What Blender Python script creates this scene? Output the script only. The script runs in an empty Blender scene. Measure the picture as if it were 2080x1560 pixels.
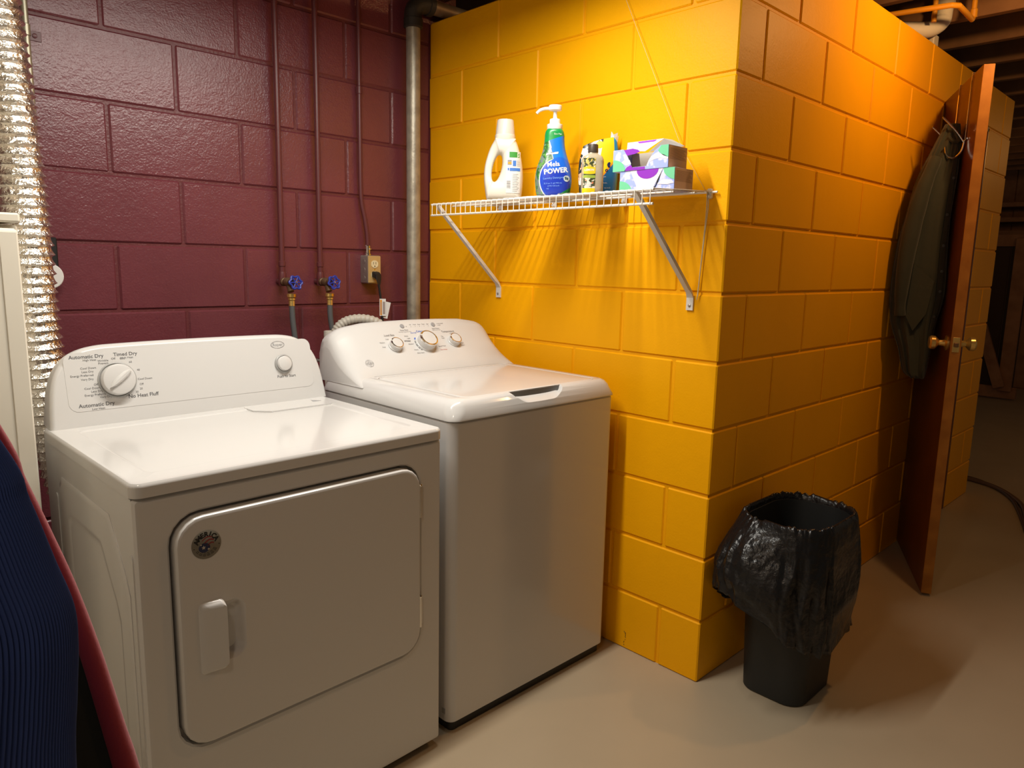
import bpy, bmesh, math, random
from mathutils import Vector, Matrix, noise

random.seed(11)
scene = bpy.context.scene
COL = scene.collection
PI = math.pi

# ------------------------------------------------------------------ camera
# world: X runs right along the maroon wall, Y into it, Z up; origin = foot of the yellow outside corner
cam_d = bpy.data.cameras.new('camera')
cam = bpy.data.objects.new('camera', cam_d)
COL.objects.link(cam)
scene.camera = cam
cam_d.sensor_width = 36.0
cam_d.lens = 1471.476 / 2080.0 * 36.0
cam_d.clip_start = 0.05
RT = Vector((0.71768592, -0.69606376, 0.02054692))
DN = Vector((-0.09864493, -0.13082898, -0.98648515))
FW = Vector((0.68934469, 0.70595965, -0.16255728))
m = Matrix.Identity(4)
for i in range(3):
    m[i][0] = RT[i]; m[i][1] = -DN[i]; m[i][2] = -FW[i]
m.translation = Vector((-1.90265581, -1.08827289, 1.29172784))
cam.matrix_world = m

# ------------------------------------------------------------------ world, lights, exposure
w = bpy.data.worlds.new('world'); scene.world = w
w.use_nodes = True
w.node_tree.nodes['Background'].inputs[0].default_value = (1.0, 0.82, 0.62, 1)
w.node_tree.nodes['Background'].inputs[1].default_value = 0.07
scene.view_settings.view_transform = 'Standard'
scene.view_settings.look = 'None'
scene.view_settings.exposure = 0.2
scene.view_settings.gamma = 1.0
scene.view_settings.use_curve_mapping = False

def area_light(name, loc, size_x, size_y, power, col):
    ld = bpy.data.lights.new(name, 'AREA'); ld.shape = 'RECTANGLE'
    ld.size = size_x; ld.size_y = size_y; ld.energy = power; ld.color = col
    o = bpy.data.objects.new(name, ld); o.location = loc; COL.objects.link(o); return o

def point_light(name, loc, radius, power, col):
    ld = bpy.data.lights.new(name, 'POINT'); ld.shadow_soft_size = radius
    ld.energy = power; ld.color = col
    o = bpy.data.objects.new(name, ld); o.location = loc; COL.objects.link(o); return o

# linear shop light hung across the laundry corner, facing down
area_light('shop_light_lamp', (-0.98, 0.325, 2.17), 1.2, 0.05, 26.0, (1.0, 0.94, 0.84))
# bare warm bulb in front of the partition, and another one far down the basement
point_light('bulb_near_lamp', (0.96, -0.56, 2.27), 0.035, 18.5, (1.0, 0.54, 0.20))
# unseen fill light added above the camera to lift the left side
point_light('fill_light', (-2.15, -0.70, 2.25), 0.10, 12.0, (1.0, 0.82, 0.62))
point_light('bulb_far_lamp', (4.6, -0.85, 2.2), 0.04, 7.0, (1.0, 0.50, 0.16))

# ------------------------------------------------------------------ materials
MATS = {}

def lin(c):
    def f(v):
        v /= 255.0
        return v / 12.92 if v <= 0.04045 else ((v + 0.055) / 1.055) ** 2.4
    return (f(c[0]), f(c[1]), f(c[2]), 1.0)

def mat(name, color, rough=0.5, metal=0.0, bump=None, var=None, coat=0.0, spec=0.5, rough_var=None, trans=0.0, sheen=0.0):
    """bump = [(scale, strength, distance, detail), ...]; var = (second colour, scale, low, high)"""
    if name in MATS:
        return MATS[name]
    mt = bpy.data.materials.new(name); mt.use_nodes = True
    nt = mt.node_tree; N = nt.nodes; L = nt.links
    b = N['Principled BSDF']
    c = color if len(color) == 4 else (*color, 1.0)
    b.inputs['Base Color'].default_value = c
    b.inputs['Roughness'].default_value = rough
    b.inputs['Metallic'].default_value = metal
    b.inputs['Specular IOR Level'].default_value = spec
    b.inputs['Coat Weight'].default_value = coat
    b.inputs['Coat Roughness'].default_value = 0.08
    b.inputs['Transmission Weight'].default_value = trans
    b.inputs['Sheen Weight'].default_value = sheen
    tc = N.new('ShaderNodeTexCoord')
    geo = N.new('ShaderNodeNewGeometry')
    if var:
        n = N.new('ShaderNodeTexNoise'); n.inputs['Scale'].default_value = var[1]; n.inputs['Detail'].default_value = 5
        L.new(geo.outputs['Position'], n.inputs['Vector'])
        r = N.new('ShaderNodeMapRange'); r.inputs[1].default_value = var[2]; r.inputs[2].default_value = var[3]
        L.new(n.outputs['Fac'], r.inputs[0])
        mx = N.new('ShaderNodeMix'); mx.data_type = 'RGBA'
        mx.inputs[6].default_value = c
        c2 = var[0] if len(var[0]) == 4 else (*var[0], 1.0)
        mx.inputs[7].default_value = c2
        L.new(r.outputs[0], mx.inputs[0]); L.new(mx.outputs[2], b.inputs['Base Color'])
    if rough_var:
        n = N.new('ShaderNodeTexNoise'); n.inputs['Scale'].default_value = rough_var[0]; n.inputs['Detail'].default_value = 4
        L.new(geo.outputs['Position'], n.inputs['Vector'])
        r = N.new('ShaderNodeMapRange'); r.inputs[1].default_value = 0.3; r.inputs[2].default_value = 0.7
        r.inputs[3].default_value = rough_var[1]; r.inputs[4].default_value = rough_var[2]
        L.new(n.outputs['Fac'], r.inputs[0]); L.new(r.outputs[0], b.inputs['Roughness'])
    prev = None
    for (sc, st, dist, det) in (bump or []):
        n = N.new('ShaderNodeTexNoise'); n.inputs['Scale'].default_value = sc; n.inputs['Detail'].default_value = det
        L.new(geo.outputs['Position'], n.inputs['Vector'])
        bp = N.new('ShaderNodeBump'); bp.inputs['Strength'].default_value = st; bp.inputs['Distance'].default_value = dist
        L.new(n.outputs['Fac'], bp.inputs['Height'])
        if prev: L.new(prev.outputs[0], bp.inputs['Normal'])
        prev = bp
    if prev: L.new(prev.outputs[0], b.inputs['Normal'])
    MATS[name] = mt
    return mt

M_YELLOW = mat('yellow_block_paint', (0.95, 0.435, 0.002), 0.46, spec=0.12, bump=[(160, 0.22, 0.002, 3), (28, 0.18, 0.004, 3)], var=((0.90, 0.41, 0.002), 3.0, 0.35, 0.7))
M_YELLOWJ = mat('yellow_joint_paint', (0.92, 0.42, 0.002), 0.5, spec=0.15, bump=[(120, 0.25, 0.002, 3)])
M_MAROON = mat('maroon_block_paint', (0.165, 0.036, 0.048), 0.30, spec=0.75, bump=[(170, 0.45, 0.0025, 4), (42, 0.30, 0.004, 4)], var=((0.14, 0.031, 0.041), 4.0, 0.35, 0.7))
M_MAROONP = mat('maroon_pipe_paint', (0.115, 0.026, 0.030), 0.38, bump=[(60, 0.1, 0.002, 2)])
M_MAROONJ = mat('maroon_joint_paint', (0.13, 0.028, 0.032), 0.4, bump=[(120, 0.5, 0.003, 4)])
M_FLOOR = mat('painted_concrete', (0.44, 0.36, 0.25), 0.36, bump=[(9, 0.06, 0.004, 4), (90, 0.05, 0.001, 3)], var=((0.40, 0.325, 0.225), 2.2, 0.3, 0.75), rough_var=(3, 0.30, 0.46))
M_ENAMEL = mat('white_enamel', (0.62, 0.615, 0.605), 0.15, coat=0.3, bump=[(70, 0.015, 0.001, 2)])
M_ENAMEL2 = mat('white_console_plastic', (0.62, 0.615, 0.605), 0.28)
M_CABW = mat('cabinet_white', (0.72, 0.69, 0.60), 0.35)
M_GREYPL = mat('grey_plastic', (0.33, 0.33, 0.32), 0.4)
M_PRINT = mat('grey_print', (0.10, 0.10, 0.105), 0.5)
M_PRINTB = mat('blue_print', (0.03, 0.12, 0.55), 0.5)
M_PRINTL = mat('light_grey_print', (0.30, 0.30, 0.31), 0.5)
M_BLACK = mat('black_plastic', (0.012, 0.012, 0.012), 0.45)
M_BLACKR = mat('black_rubber', (0.025, 0.027, 0.03), 0.55)
M_GREYR = mat('grey_rubber_hose', (0.10, 0.105, 0.11), 0.45, bump=[(80, 0.1, 0.001, 2)])
M_CHROME = mat('chrome', (0.75, 0.74, 0.72), 0.12, 1.0)
M_GALV = mat('galvanised_steel', (0.46, 0.43, 0.35), 0.40, 0.5, bump=[(120, 0.3, 0.002, 3)], var=((0.34, 0.31, 0.25), 26, 0.4, 0.65))
M_BRASS = mat('brass', (0.80, 0.56, 0.18), 0.25, 0.75)
M_BRASSOLD = mat('aged_brass', (0.16, 0.095, 0.05), 0.55, 0.5, bump=[(150, 0.4, 0.002, 3)])
M_BLUEP = mat('blue_wheel_paint', (0.02, 0.035, 0.30), 0.4)
M_STEEL = mat('zinc_steel', (0.40, 0.36, 0.33), 0.42, 0.7)
M_TAN = mat('tan_plate', (0.52, 0.34, 0.13), 0.4)
M_IVORY = mat('ivory_plastic', (0.75, 0.66, 0.42), 0.4)
M_PVC = mat('white_pvc', (0.66, 0.63, 0.56), 0.4)
M_WIRE = mat('white_vinyl_wire', (0.80, 0.77, 0.70), 0.35)
M_WHITE = mat('white_plastic', (0.80, 0.79, 0.76), 0.35)
M_BRACK = mat('white_painted_steel', (0.70, 0.68, 0.64), 0.32)
M_STRING = mat('cotton_string', (0.62, 0.50, 0.30), 0.8)
M_DOORW = mat('varnished_wood', (0.17, 0.058, 0.012), 0.34, var=((0.12, 0.038, 0.008), 7.0, 0.35, 0.65), bump=[(40, 0.1, 0.001, 3)])
M_EDGEW = mat('door_edge_wood', (0.40, 0.165, 0.025), 0.5, spec=0.25, var=((0.30, 0.115, 0.016), 14.0, 0.35, 0.65))
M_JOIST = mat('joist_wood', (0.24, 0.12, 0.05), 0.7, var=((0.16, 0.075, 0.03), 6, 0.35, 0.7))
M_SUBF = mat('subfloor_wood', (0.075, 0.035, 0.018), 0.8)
M_RAWW = mat('raw_lumber', (0.34, 0.17, 0.085), 0.65, var=((0.24, 0.11, 0.05), 9, 0.35, 0.7))
M_COAT = mat('dark_olive_cloth', (0.030, 0.034, 0.022), 0.85, bump=[(300, 0.3, 0.001, 2), (25, 0.35, 0.006, 4)], sheen=0.15)
M_NAVY = mat('navy_ribbed_cloth', (0.018, 0.048, 0.22), 0.9, sheen=0.15)
M_CRIM = mat('crimson_velvet', (0.36, 0.016, 0.040), 0.8, bump=[(200, 0.25, 0.001, 2)], sheen=0.3)
M_DGREEN = mat('black_green_cloth', (0.010, 0.013, 0.010), 0.9, bump=[(200, 0.25, 0.001, 2)])
M_BAG = mat('black_bag_film', (0.008, 0.008, 0.009), 0.28, spec=0.4, bump=[(11, 0.6, 0.025, 3), (34, 0.6, 0.010, 4)])
M_BIN = mat('black_bin_plastic', (0.011, 0.012, 0.012), 0.55, bump=[(400, 0.1, 0.0005, 2)])
M_FOIL = mat('aluminium_foil', (0.90, 0.86, 0.78), 0.27, 1.0, bump=[(75, 0.9, 0.008, 3), (260, 0.6, 0.002, 2)])
M_HDPE = mat('white_hdpe', (0.80, 0.77, 0.68), 0.32)
M_CAPT = mat('frosted_cap', (0.66, 0.63, 0.57), 0.35)
M_YPIPE = mat('yellow_painted_pipe', (0.62, 0.27, 0.01), 0.45)
M_WALLL = mat('pale_block_paint', (0.70, 0.65, 0.56), 0.5, bump=[(60, 0.2, 0.002, 3)])
M_CARD = mat('grey_card', (0.58, 0.54, 0.47), 0.8)
M_ENDSHADE = mat('end_shade_card', (0.75, 0.50, 0.36), 0.6)  # tissue box ends: shade and warm light put into the colour

# ------------------------------------------------------------------ mesh helpers
class MB:
    def __init__(s, M=None):
        s.v = []; s.f = []; s.mi = []; s.M = M or Matrix.Identity(4); s.cur = 0
    def add(s, vs, fs):
        o = len(s.v)
        s.v += [tuple(s.M @ Vector(p)) for p in vs]
        s.f += [tuple(i + o for i in f) for f in fs]
        s.mi += [s.cur] * len(fs)
    def box(s, x0, x1, y0, y1, z0, z1, b=0.0):
        if b <= 0:
            vs = [(x, y, z) for z in (z0, z1) for y in (y0, y1) for x in (x0, x1)]
            fs = [(0, 2, 3, 1), (4, 5, 7, 6), (0, 1, 5, 4), (2, 6, 7, 3), (0, 4, 6, 2), (1, 3, 7, 5)]
            s.add(vs, fs); return
        c = [(x0, x1), (y0, y1), (z0, z1)]
        vs = []; idx = {}
        for sx in (0, 1):
            for sy in (0, 1):
                for sz in (0, 1):
                    S = (sx, sy, sz)
                    for ax in range(3):
                        p = [c[k][S[k]] + (0 if k == ax else (b if S[k] == 0 else -b)) for k in range(3)]
                        idx[(S, ax)] = len(vs); vs.append(tuple(p))
        fs = []
        for ax in range(3):
            a2, a3 = (ax + 1) % 3, (ax + 2) % 3
            for sd in (0, 1):
                q = []
                for (u, v) in ((0, 0), (1, 0), (1, 1), (0, 1)):
                    S = [0, 0, 0]; S[ax] = sd; S[a2] = u; S[a3] = v
                    q.append(idx[(tuple(S), ax)])
                fs.append(tuple(q))
        for ax in range(3):
            a2, a3 = (ax + 1) % 3, (ax + 2) % 3
            for u in (0, 1):
                for v in (0, 1):
                    A = [0, 0, 0]; A[a2] = u; A[a3] = v; B = list(A); B[ax] = 1
                    fs.append((idx[(tuple(A), a2)], idx[(tuple(B), a2)], idx[(tuple(B), a3)], idx[(tuple(A), a3)]))
        for sx in (0, 1):
            for sy in (0, 1):
                for sz in (0, 1):
                    S = (sx, sy, sz); fs.append((idx[(S, 0)], idx[(S, 1)], idx[(S, 2)]))
        s.add(vs, fs)
    def loft(s, loops, cap0=False, cap1=False, closed=True):
        n = len(loops[0]); vs = [p for lp in loops for p in lp]; fs = []
        rng = n if closed else n - 1
        for k in range(len(loops) - 1):
            for i in range(rng):
                j = (i + 1) % n
                fs.append((k * n + i, k * n + j, (k + 1) * n + j, (k + 1) * n + i))
        if cap0: fs.append(tuple(range(n))[::-1])
        if cap1: fs.append(tuple(range((len(loops) - 1) * n, len(loops) * n)))
        s.add(vs, fs)
    def tube(s, path, r, n=10, cap=True, up=None):
        P = [Vector(p) for p in path]; loops = []
        ref = Vector(up) if up else None
        for i, p in enumerate(P):
            t = (P[min(i + 1, len(P) - 1)] - P[max(i - 1, 0)]).normalized()
            if ref is None:
                ref = Vector((0, 0, 1)) if abs(t.z) < 0.9 else Vector((1, 0, 0))
            a = (ref - t * ref.dot(t))
            if a.length < 1e-5: a = t.orthogonal()
            a.normalize(); bb = t.cross(a); ref = a
            rr_ = r[i] if isinstance(r, (list, tuple)) else r
            loops.append([tuple(p + a * (rr_ * math.cos(2 * PI * k / n)) + bb * (rr_ * math.sin(2 * PI * k / n))) for k in range(n)])
        s.loft(loops, cap, cap)
    def lathe(s, prof, n=24, T=None):
        T = T or Matrix.Identity(4); loops = []
        for (r, z) in prof:
            loops.append([tuple(T @ Vector((r * math.cos(2 * PI * k / n), r * math.sin(2 * PI * k / n), z))) for k in range(n)])
        s.loft(loops, prof[0][0] > 1e-4, prof[-1][0] > 1e-4)
    def prism(s, poly, fa, fb):
        s.loft([[fa(*p) for p in poly], [fb(*p) for p in poly]], True, True)
    def poly(s, pts):
        s.add(pts, [tuple(range(len(pts)))])
    def build(s, name, mats, parent=None, smooth=True, ang=32, recalc=True, wn=False):
        me = bpy.data.meshes.new(name)
        me.from_pydata(s.v, [], s.f); me.update()
        if not isinstance(mats, (list, tuple)): mats = [mats]
        for mm in mats: me.materials.append(mm)
        if len(mats) > 1: me.polygons.foreach_set('material_index', s.mi)
        if recalc:
            bm = bmesh.new(); bm.from_mesh(me)
            bmesh.ops.remove_doubles(bm, verts=bm.verts, dist=1e-6)
            bmesh.ops.recalc_face_normals(bm, faces=bm.faces)
            bm.to_mesh(me); bm.free()
        if smooth:
            me.shade_smooth(); me.set_sharp_from_angle(angle=math.radians(ang))
        o = bpy.data.objects.new(name, me); COL.objects.link(o)
        if smooth and wn:
            wm = o.modifiers.new('wn', 'WEIGHTED_NORMAL'); wm.keep_sharp = True; wm.weight = 100
        if parent: o.parent = parent
        return o

def tag(o, label, cat, group=None, kind=None):
    o['label'] = label; o['category'] = cat
    if group: o['group'] = group
    if kind: o['kind'] = kind
    return o

def thing(name, label, cat, loc=(0, 0, 0), rz=0.0, group=None, kind=None):
    o = bpy.data.objects.new(name, None); COL.objects.link(o)
    o.empty_display_size = 0.05
    o.location = loc; o.rotation_euler = (0, 0, rz)
    return tag(o, label, cat, group, kind)

def rr(x0, x1, y0, y1, r, n=5):
    pts = []
    for (cx, cy, a) in ((x1 - r, y1 - r, 0), (x0 + r, y1 - r, PI / 2), (x0 + r, y0 + r, PI), (x1 - r, y0 + r, 1.5 * PI)):
        for k in range(n + 1):
            t = a + PI / 2 * k / n
            pts.append((cx + r * math.cos(t), cy + r * math.sin(t)))
    return pts

def smooth_path(pts, sub=6):
    P = [Vector(p) for p in pts]; out = []
    for i in range(len(P) - 1):
        p0 = P[max(i - 1, 0)]; p1 = P[i]; p2 = P[i + 1]; p3 = P[min(i + 2, len(P) - 1)]
        for k in range(sub):
            t = k / sub
            out.append(0.5 * ((2 * p1) + (p2 - p0) * t + (2 * p0 - 5 * p1 + 4 * p2 - p3) * t * t + (-p0 + 3 * p1 - 3 * p2 + p3) * t ** 3))
    out.append(P[-1]); return out

def text_into(mb, s, size, T, align='CENTER', bold=0.0, fn=None):
    """writes flat lettering into mb; T maps the text plane (x right, y up); fn may bend it onto a surface"""
    cu = bpy.data.curves.new('t', 'FONT'); cu.body = s; cu.size = size
    cu.align_x = align; cu.align_y = 'CENTER'; cu.resolution_u = 2; cu.offset = bold * size
    o = bpy.data.objects.new('t', cu)
    me = o.to_mesh()
    vs = []
    for v in me.vertices:
        p = T @ v.co
        vs.append(tuple(fn(p)) if fn else tuple(p))
    mb.add(vs, [tuple(p.vertices) for p in me.polygons])
    o.to_mesh_clear()
    bpy.data.objects.remove(o); bpy.data.curves.remove(cu)

def copy_tree(o, parent=None):
    c = o.copy(); COL.objects.link(c); c.parent = parent
    for ch in list(o.children): copy_tree(ch, c)
    return c

# ================================================================== THE SETTING
mb = MB(); mb.box(-2.6, 9.0, -3.0, 3.2, -0.1, 0.0)
tag(mb.build('floor', M_FLOOR, smooth=False), 'grey-tan painted concrete basement floor', 'floor', kind='structure')

BM = {}
def block_mesh(dx, dy, dz, matl, b):
    key = (round(dx, 3), round(dy, 3), round(dz, 3), matl.name)
    if key not in BM:
        q = MB(); q.box(0, dx, 0, dy, 0, dz, b)
        me = bpy.data.meshes.new('block'); me.from_pydata(q.v, [], q.f); me.materials.append(matl)
        bm = bmesh.new(); bm.from_mesh(me); bmesh.ops.recalc_face_normals(bm, faces=bm.faces); bm.to_mesh(me); bm.free()
        BM[key] = me
    return BM[key]

def block(parent, x0, x1, y0, y1, z0, z1, matl, b=0.004, jx=0, jy=0):
    me = block_mesh(x1 - x0, y1 - y0, z1 - z0, matl, b)
    o = bpy.data.objects.new('block', me); COL.objects.link(o); o.parent = parent
    o.location = (x0 + jx, y0 + jy, z0); return o

MOD = 0.2032; J = 0.0042; TH = 0.146
wall_r = tag((lambda q: (q.box(0.005, TH - 0.004, 0.0052, 1.374, 0, 11 * MOD - 0.004), q)[1])(MB()).build('wall_right', M_YELLOWJ, smooth=False),
             'bright yellow painted concrete block wall behind the washer', 'wall', kind='structure')
q = MB()
q.box(TH - 0.004, 1.846, 0.005, TH - 0.004, 0, 11 * MOD - 0.004)
q.box(1.846, 2.544, 0.005, TH - 0.004, 10 * MOD + 0.004, 11 * MOD - 0.004)
q.box(2.544, 2.976, 0.005, TH - 0.004, 0, 11 * MOD - 0.004)
wall_p = tag(q.build('wall_partition', M_YELLOWJ, smooth=False), 'dim amber painted block partition with the doorway', 'wall', kind='structure')
for k in range(11):
    z0, z1 = k * MOD + J, (k + 1) * MOD - J
    if k == 10: z1 = 11 * MOD
    if k == 0: z0 = 0.0
    even = k % 2 == 0
    # wall_right (faces -X)
    ys = []
    if even:
        y = 0.152
    else:
        ys.append((0.0, 0.355 - J)); y = 0.355
    while y < 1.373:
        ye = min(y + 2 * MOD, 1.378)
        if ye - y > 0.03: ys.append((y + J, ye - (J if ye < 1.377 else 0.003)))
        y = ye
    for (a, b_) in ys:
        block(wall_r, 0, TH, a, b_, z0, z1, M_YELLOW, jx=random.uniform(-0.0006, 0.0006) if a > 0.01 else 0)
    # partition (faces -Y)
    xs = []
    if even:
        xs.append((0.0, 0.352 - J)); x = 0.352
    else:
        x = 0.1495
    x_end = 1.846 if k < 10 else 2.98
    while x < x_end - 0.005:
        xe = min(x + 2 * MOD, x_end)
        if x_end - xe < 0.06: xe = x_end
        xs.append((x + J, xe - J)); x = xe
    if k < 10:
        if even: xs += [(2.544, 2.98)]
        else: xs += [(2.544, 2.80 - J), (2.80 + J, 2.98)]
    for (a, b_) in xs:
        block(wall_p, a, b_, 0, TH, z0, z1, M_YELLOW, jy=random.uniform(-0.0006, 0.0006) if a > 0.01 else 0)

q = MB(); q.box(-2.6, 0.14, 1.3805, 1.52, 0, 2.56)
wall_b = tag(q.build('wall_back', M_MAROONJ, smooth=False), 'glossy maroon painted concrete block wall behind dryer and washer', 'wall', kind='structure')
CH = 0.2066; ZB = 1.124 - 5 * CH
for n in range(-6, 7):
    z0 = 1.124 + n * CH + J; z1 = 1.124 + (n + 1) * CH - J
    z0 = max(z0, 0.0); z1 = min(z1, 2.55)
    if z1 - z0 < 0.03: continue
    x = (-0.187 if n % 2 else -0.390)
    ends = [0.0]
    while x > -2.0:
        ends.append(x); x -= 0.4064
    ends.append(-2.1)
    for i in range(len(ends) - 1):
        b_, a = ends[i], ends[i + 1]
        block(wall_b, a + J, b_ - (J if b_ < -0.01 else 0.0), 1.375, 1.5, z0, z1, M_MAROON, b=0.0048, jy=random.uniform(-0.0012, 0.0012))

q = MB(); q.box(-2.60, -2.48, -3.0, 1.52, 0, 2.56)
wall_l = tag(q.build('wall_left', M_WALLL, smooth=False), 'pale grey painted wall beside the hanging clothes', 'wall', kind='structure')
for k in range(12):       # block courses of the pale wall, mirrored in the dryer side
    x0 = -1.9 if k % 2 else -1.7
    while x0 < 1.3:
        block(wall_l, -2.50, -2.474, x0 + J, min(x0 + 2 * MOD, 1.375) - J, k * MOD + J, (k + 1) * MOD - J, M_WALLL)
        x0 += 2 * MOD

q = MB()
for pts in ([(0.2860, 0.0620), (0.2800, 0.0560), (0.2775, 0.0585)], [(0.2805, 0.0560), (0.2780, 0.0500), (0.2800, 0.0440), (0.2775, 0.0400)], [(0.2790, 0.0340), (0.2800, 0.0310)], [(0.2835, 0.0260), (0.2850, 0.0200)], [(0.2845, 0.0150), (0.2835, 0.0110)]):
    q.tube([(-0.0004, y_, z_) for y_, z_ in pts], 0.0009, 5)
q.build('pen_scribble', M_BLACK, wall_r)

# ceiling with joists running in depth
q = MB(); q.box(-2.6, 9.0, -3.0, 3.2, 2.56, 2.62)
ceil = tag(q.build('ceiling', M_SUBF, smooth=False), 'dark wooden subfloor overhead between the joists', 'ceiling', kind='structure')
x = -2.3; jme = None
JX = [2.09 + 0.405 * i for i in range(-11, 13)]
for x in JX:
    if x > 7.0: break
    if jme is None:
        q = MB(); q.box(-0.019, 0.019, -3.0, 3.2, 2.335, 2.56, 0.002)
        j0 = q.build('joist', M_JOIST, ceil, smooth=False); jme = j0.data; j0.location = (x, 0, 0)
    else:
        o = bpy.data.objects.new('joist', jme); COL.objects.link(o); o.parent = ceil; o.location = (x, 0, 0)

q = MB(); q.box(8.0, 8.1, -1.2, 3.2, 0, 2.56)
wall_f = tag(q.build('wall_far', M_RAWW, smooth=False), 'dim brown boarded wall at the far end of the basement', 'wall', kind='structure')
y = -1.2
for i in range(22):       # upright boards
    q = MB(); q.box(7.985, 8.0, y + 0.004, y + 0.196, 0.02, 2.54, 0.003); q.build('board', M_RAWW, wall_f, smooth=False); y += 0.2

# ---- doorway frame and the open door
q = MB()
q.box(1.846, 1.866, 0.0, TH, 0, 2.03, 0.002)
q.box(2.524, 2.544, 0.0, TH, 0, 2.03, 0.002)
q.box(1.846, 2.544, 0.0, TH, 2.012, 2.036, 0.002)
tag(q.build('trim_1', M_DOORW, smooth=False), 'dark wood jamb lining the doorway', 'door frame', kind='structure')
E0 = Vector((1.236, -0.277)); DU = Vector((0.897, 0.443)); DN2 = Vector((0.443, -0.897))   # along the leaf, across it
DM = Matrix(((DU.x, DN2.x, 0, E0.x), (DU.y, DN2.y, 0, E0.y), (0, 0, 1, 0), (0, 0, 0, 1)))
door = thing('door_1', 'open reddish-brown slab door with brass knobs and a jacket hung on it', 'door', (0, 0, 0), kind='structure')
q = MB(DM); q.box(0.001, 0.668, 0.0, 0.0015, 0.012, 2.04); q.box(0.001, 0.668, 0.0345, 0.036, 0.012, 2.04); q.box(0.002, 0.668, 0.0015, 0.0345, 0.0125, 2.0395)
q.build('leaf', M_DOORW, door, smooth=False)
q = MB(DM); q.box(-0.003, 0.001, 0.0, 0.036, 0.012, 2.04, 0.0008)
q.build('leaf_edge', M_EDGEW, door, smooth=False)
q = MB(DM); q.box(-0.0045, -0.003, 0.006, 0.030, 0.995, 1.052, 0.0004)
lp = q.build('latch_plate', M_BRASS, door, smooth=False)
q = MB(DM); q.box(-0.012, -0.0045, 0.010, 0.026, 1.015, 1.032, 0.002); q.build('latch_bolt', M_BRASSOLD, lp, smooth=False)
for sgn, y0 in ((-1, 0.0), (1, 0.036)):
    T = DM @ Matrix.Translation((0.062, y0, 1.024)) @ Matrix.Rotation(PI / 2 * (1 if sgn < 0 else -1), 4, 'X')
    q = MB(); q.lathe([(0.030, 0), (0.030, 0.004), (0.014, 0.009), (0.011, 0.028), (0.018, 0.034), (0.026, 0.042), (0.027, 0.056), (0.021, 0.062), (0.0, 0.063)], 24, T)
    q.build('knob', M_BRASS, door)
for z in (0.25, 1.78):
    q = MB(DM); q.tube([(0.672, 0.018, z - 0.045), (0.672, 0.018, z + 0.045)], 0.006, 10); q.box(0.64, 0.668, -0.0015, 0.0, z - 0.045, z + 0.045); q.build('hinge', M_BRASSOLD, door)

# ================================================================== DRYER
DW, DD = 0.727, 0.615
dryer = thing('clothes_dryer', 'white front-loading clothes dryer with a large dial, beside the tall white cabinet', 'dryer', (-1.1475, 0.302, 0), math.radians(1.0))
hw = DW / 2
def L3(loop, z): return [(p[0], p[1], z) for p in loop]
def XZ(loop, y): return [(p[0], y, p[1]) for p in loop]
q = MB()
lo = lambda i: rr(-hw + i, hw - i, 0.0 + i, DD - i, max(0.010 - i, 0.001), 4)
# shell: sides and back as horizontal loops, front as its own panel with the door recess
side = [(-hw, 0.010), (-hw, DD), (hw, DD), (hw, 0.010)]
q.loft([[(p[0], p[1], 0.025) for p in side], [(p[0], p[1], 0.852) for p in side]], closed=False)
q.add([(-hw, 0.010, 0.025), (hw, 0.010, 0.025), (hw, DD, 0.025), (-hw, DD, 0.025)], [(0, 1, 2, 3)])
q.add([(-hw, 0.010, 0.852), (hw, 0.010, 0.852), (hw, DD, 0.852), (-hw, DD, 0.852)], [(0, 1, 2, 3)])
DX0, DX1, DZ0, DZ1 = -0.298, 0.290, 0.316, 0.801
g = 0.0065
q.loft([XZ(rr(-hw, hw, 0.025, 0.852, 0.004), 0.010), XZ(rr(-hw + 0.0008, hw - 0.0008, 0.0258, 0.8512, 0.005), 0.006), XZ(rr(-hw + 0.004, hw - 0.004, 0.029, 0.848, 0.006), 0.0015), XZ(rr(-hw + 0.011, hw - 0.011, 0.036, 0.841, 0.008), 0.0),
        XZ(rr(DX0 - g - 0.004, DX1 + g + 0.004, DZ0 - g - 0.004, DZ1 + g + 0.004, 0.064), 0.0),
        XZ(rr(DX0 - g, DX1 + g, DZ0 - g, DZ1 + g, 0.060), 0.003),
        XZ(rr(DX0 - g, DX1 + g, DZ0 - g, DZ1 + g, 0.060), 0.030),
        XZ(rr(DX0 + 0.01, DX1 - 0.01, DZ0 + 0.01, DZ1 - 0.01, 0.05), 0.030)], False, True)
body = q.build('cabinet_body', M_ENAMEL, dryer, wn=True)
# pressed relief on the left side
q = MB()
def side_loop(ins, x):
    y0, y1, z0, z1, c = 0.045 + ins, 0.50 - ins, 0.06 + ins, 0.79 - ins * 1.2, 0.10
    pts = [(y0, z0), (y1 - 0.02, z0), (y1, z0 + 0.02), (y1, z1 - 0.02), (y1 - 0.02, z1), (y0 + c, z1), (y0 + 0.02, z1 - c), (y0, z1 - c - 0.04)]
    return [(x, p[0], p[1]) for p in pts]
q.loft([side_loop(0, -hw + 0.001), side_loop(0.0, -hw - 0.0012), side_loop(0.010, -hw - 0.0035), side_loop(0.055, -hw - 0.0035), side_loop(0.064, -hw - 0.0014), side_loop(0.074, -hw - 0.0014)], False, True)
for yy in (0.015, 0.525):
    lp = [(-hw, yy + p[0], p[1]) for p in rr(0, 0.02, 0.10, 0.74, 0.0095, 4)]
    q.loft([[(-hw + 0.001, p[1], p[2]) for p in lp], [(-hw - 0.002, p[1] * 0.9 + (yy + 0.01) * 0.1, p[2]) for p in lp]], False, True)
q.build('side_relief', M_ENAMEL, dryer, ang=50, wn=True)
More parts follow.
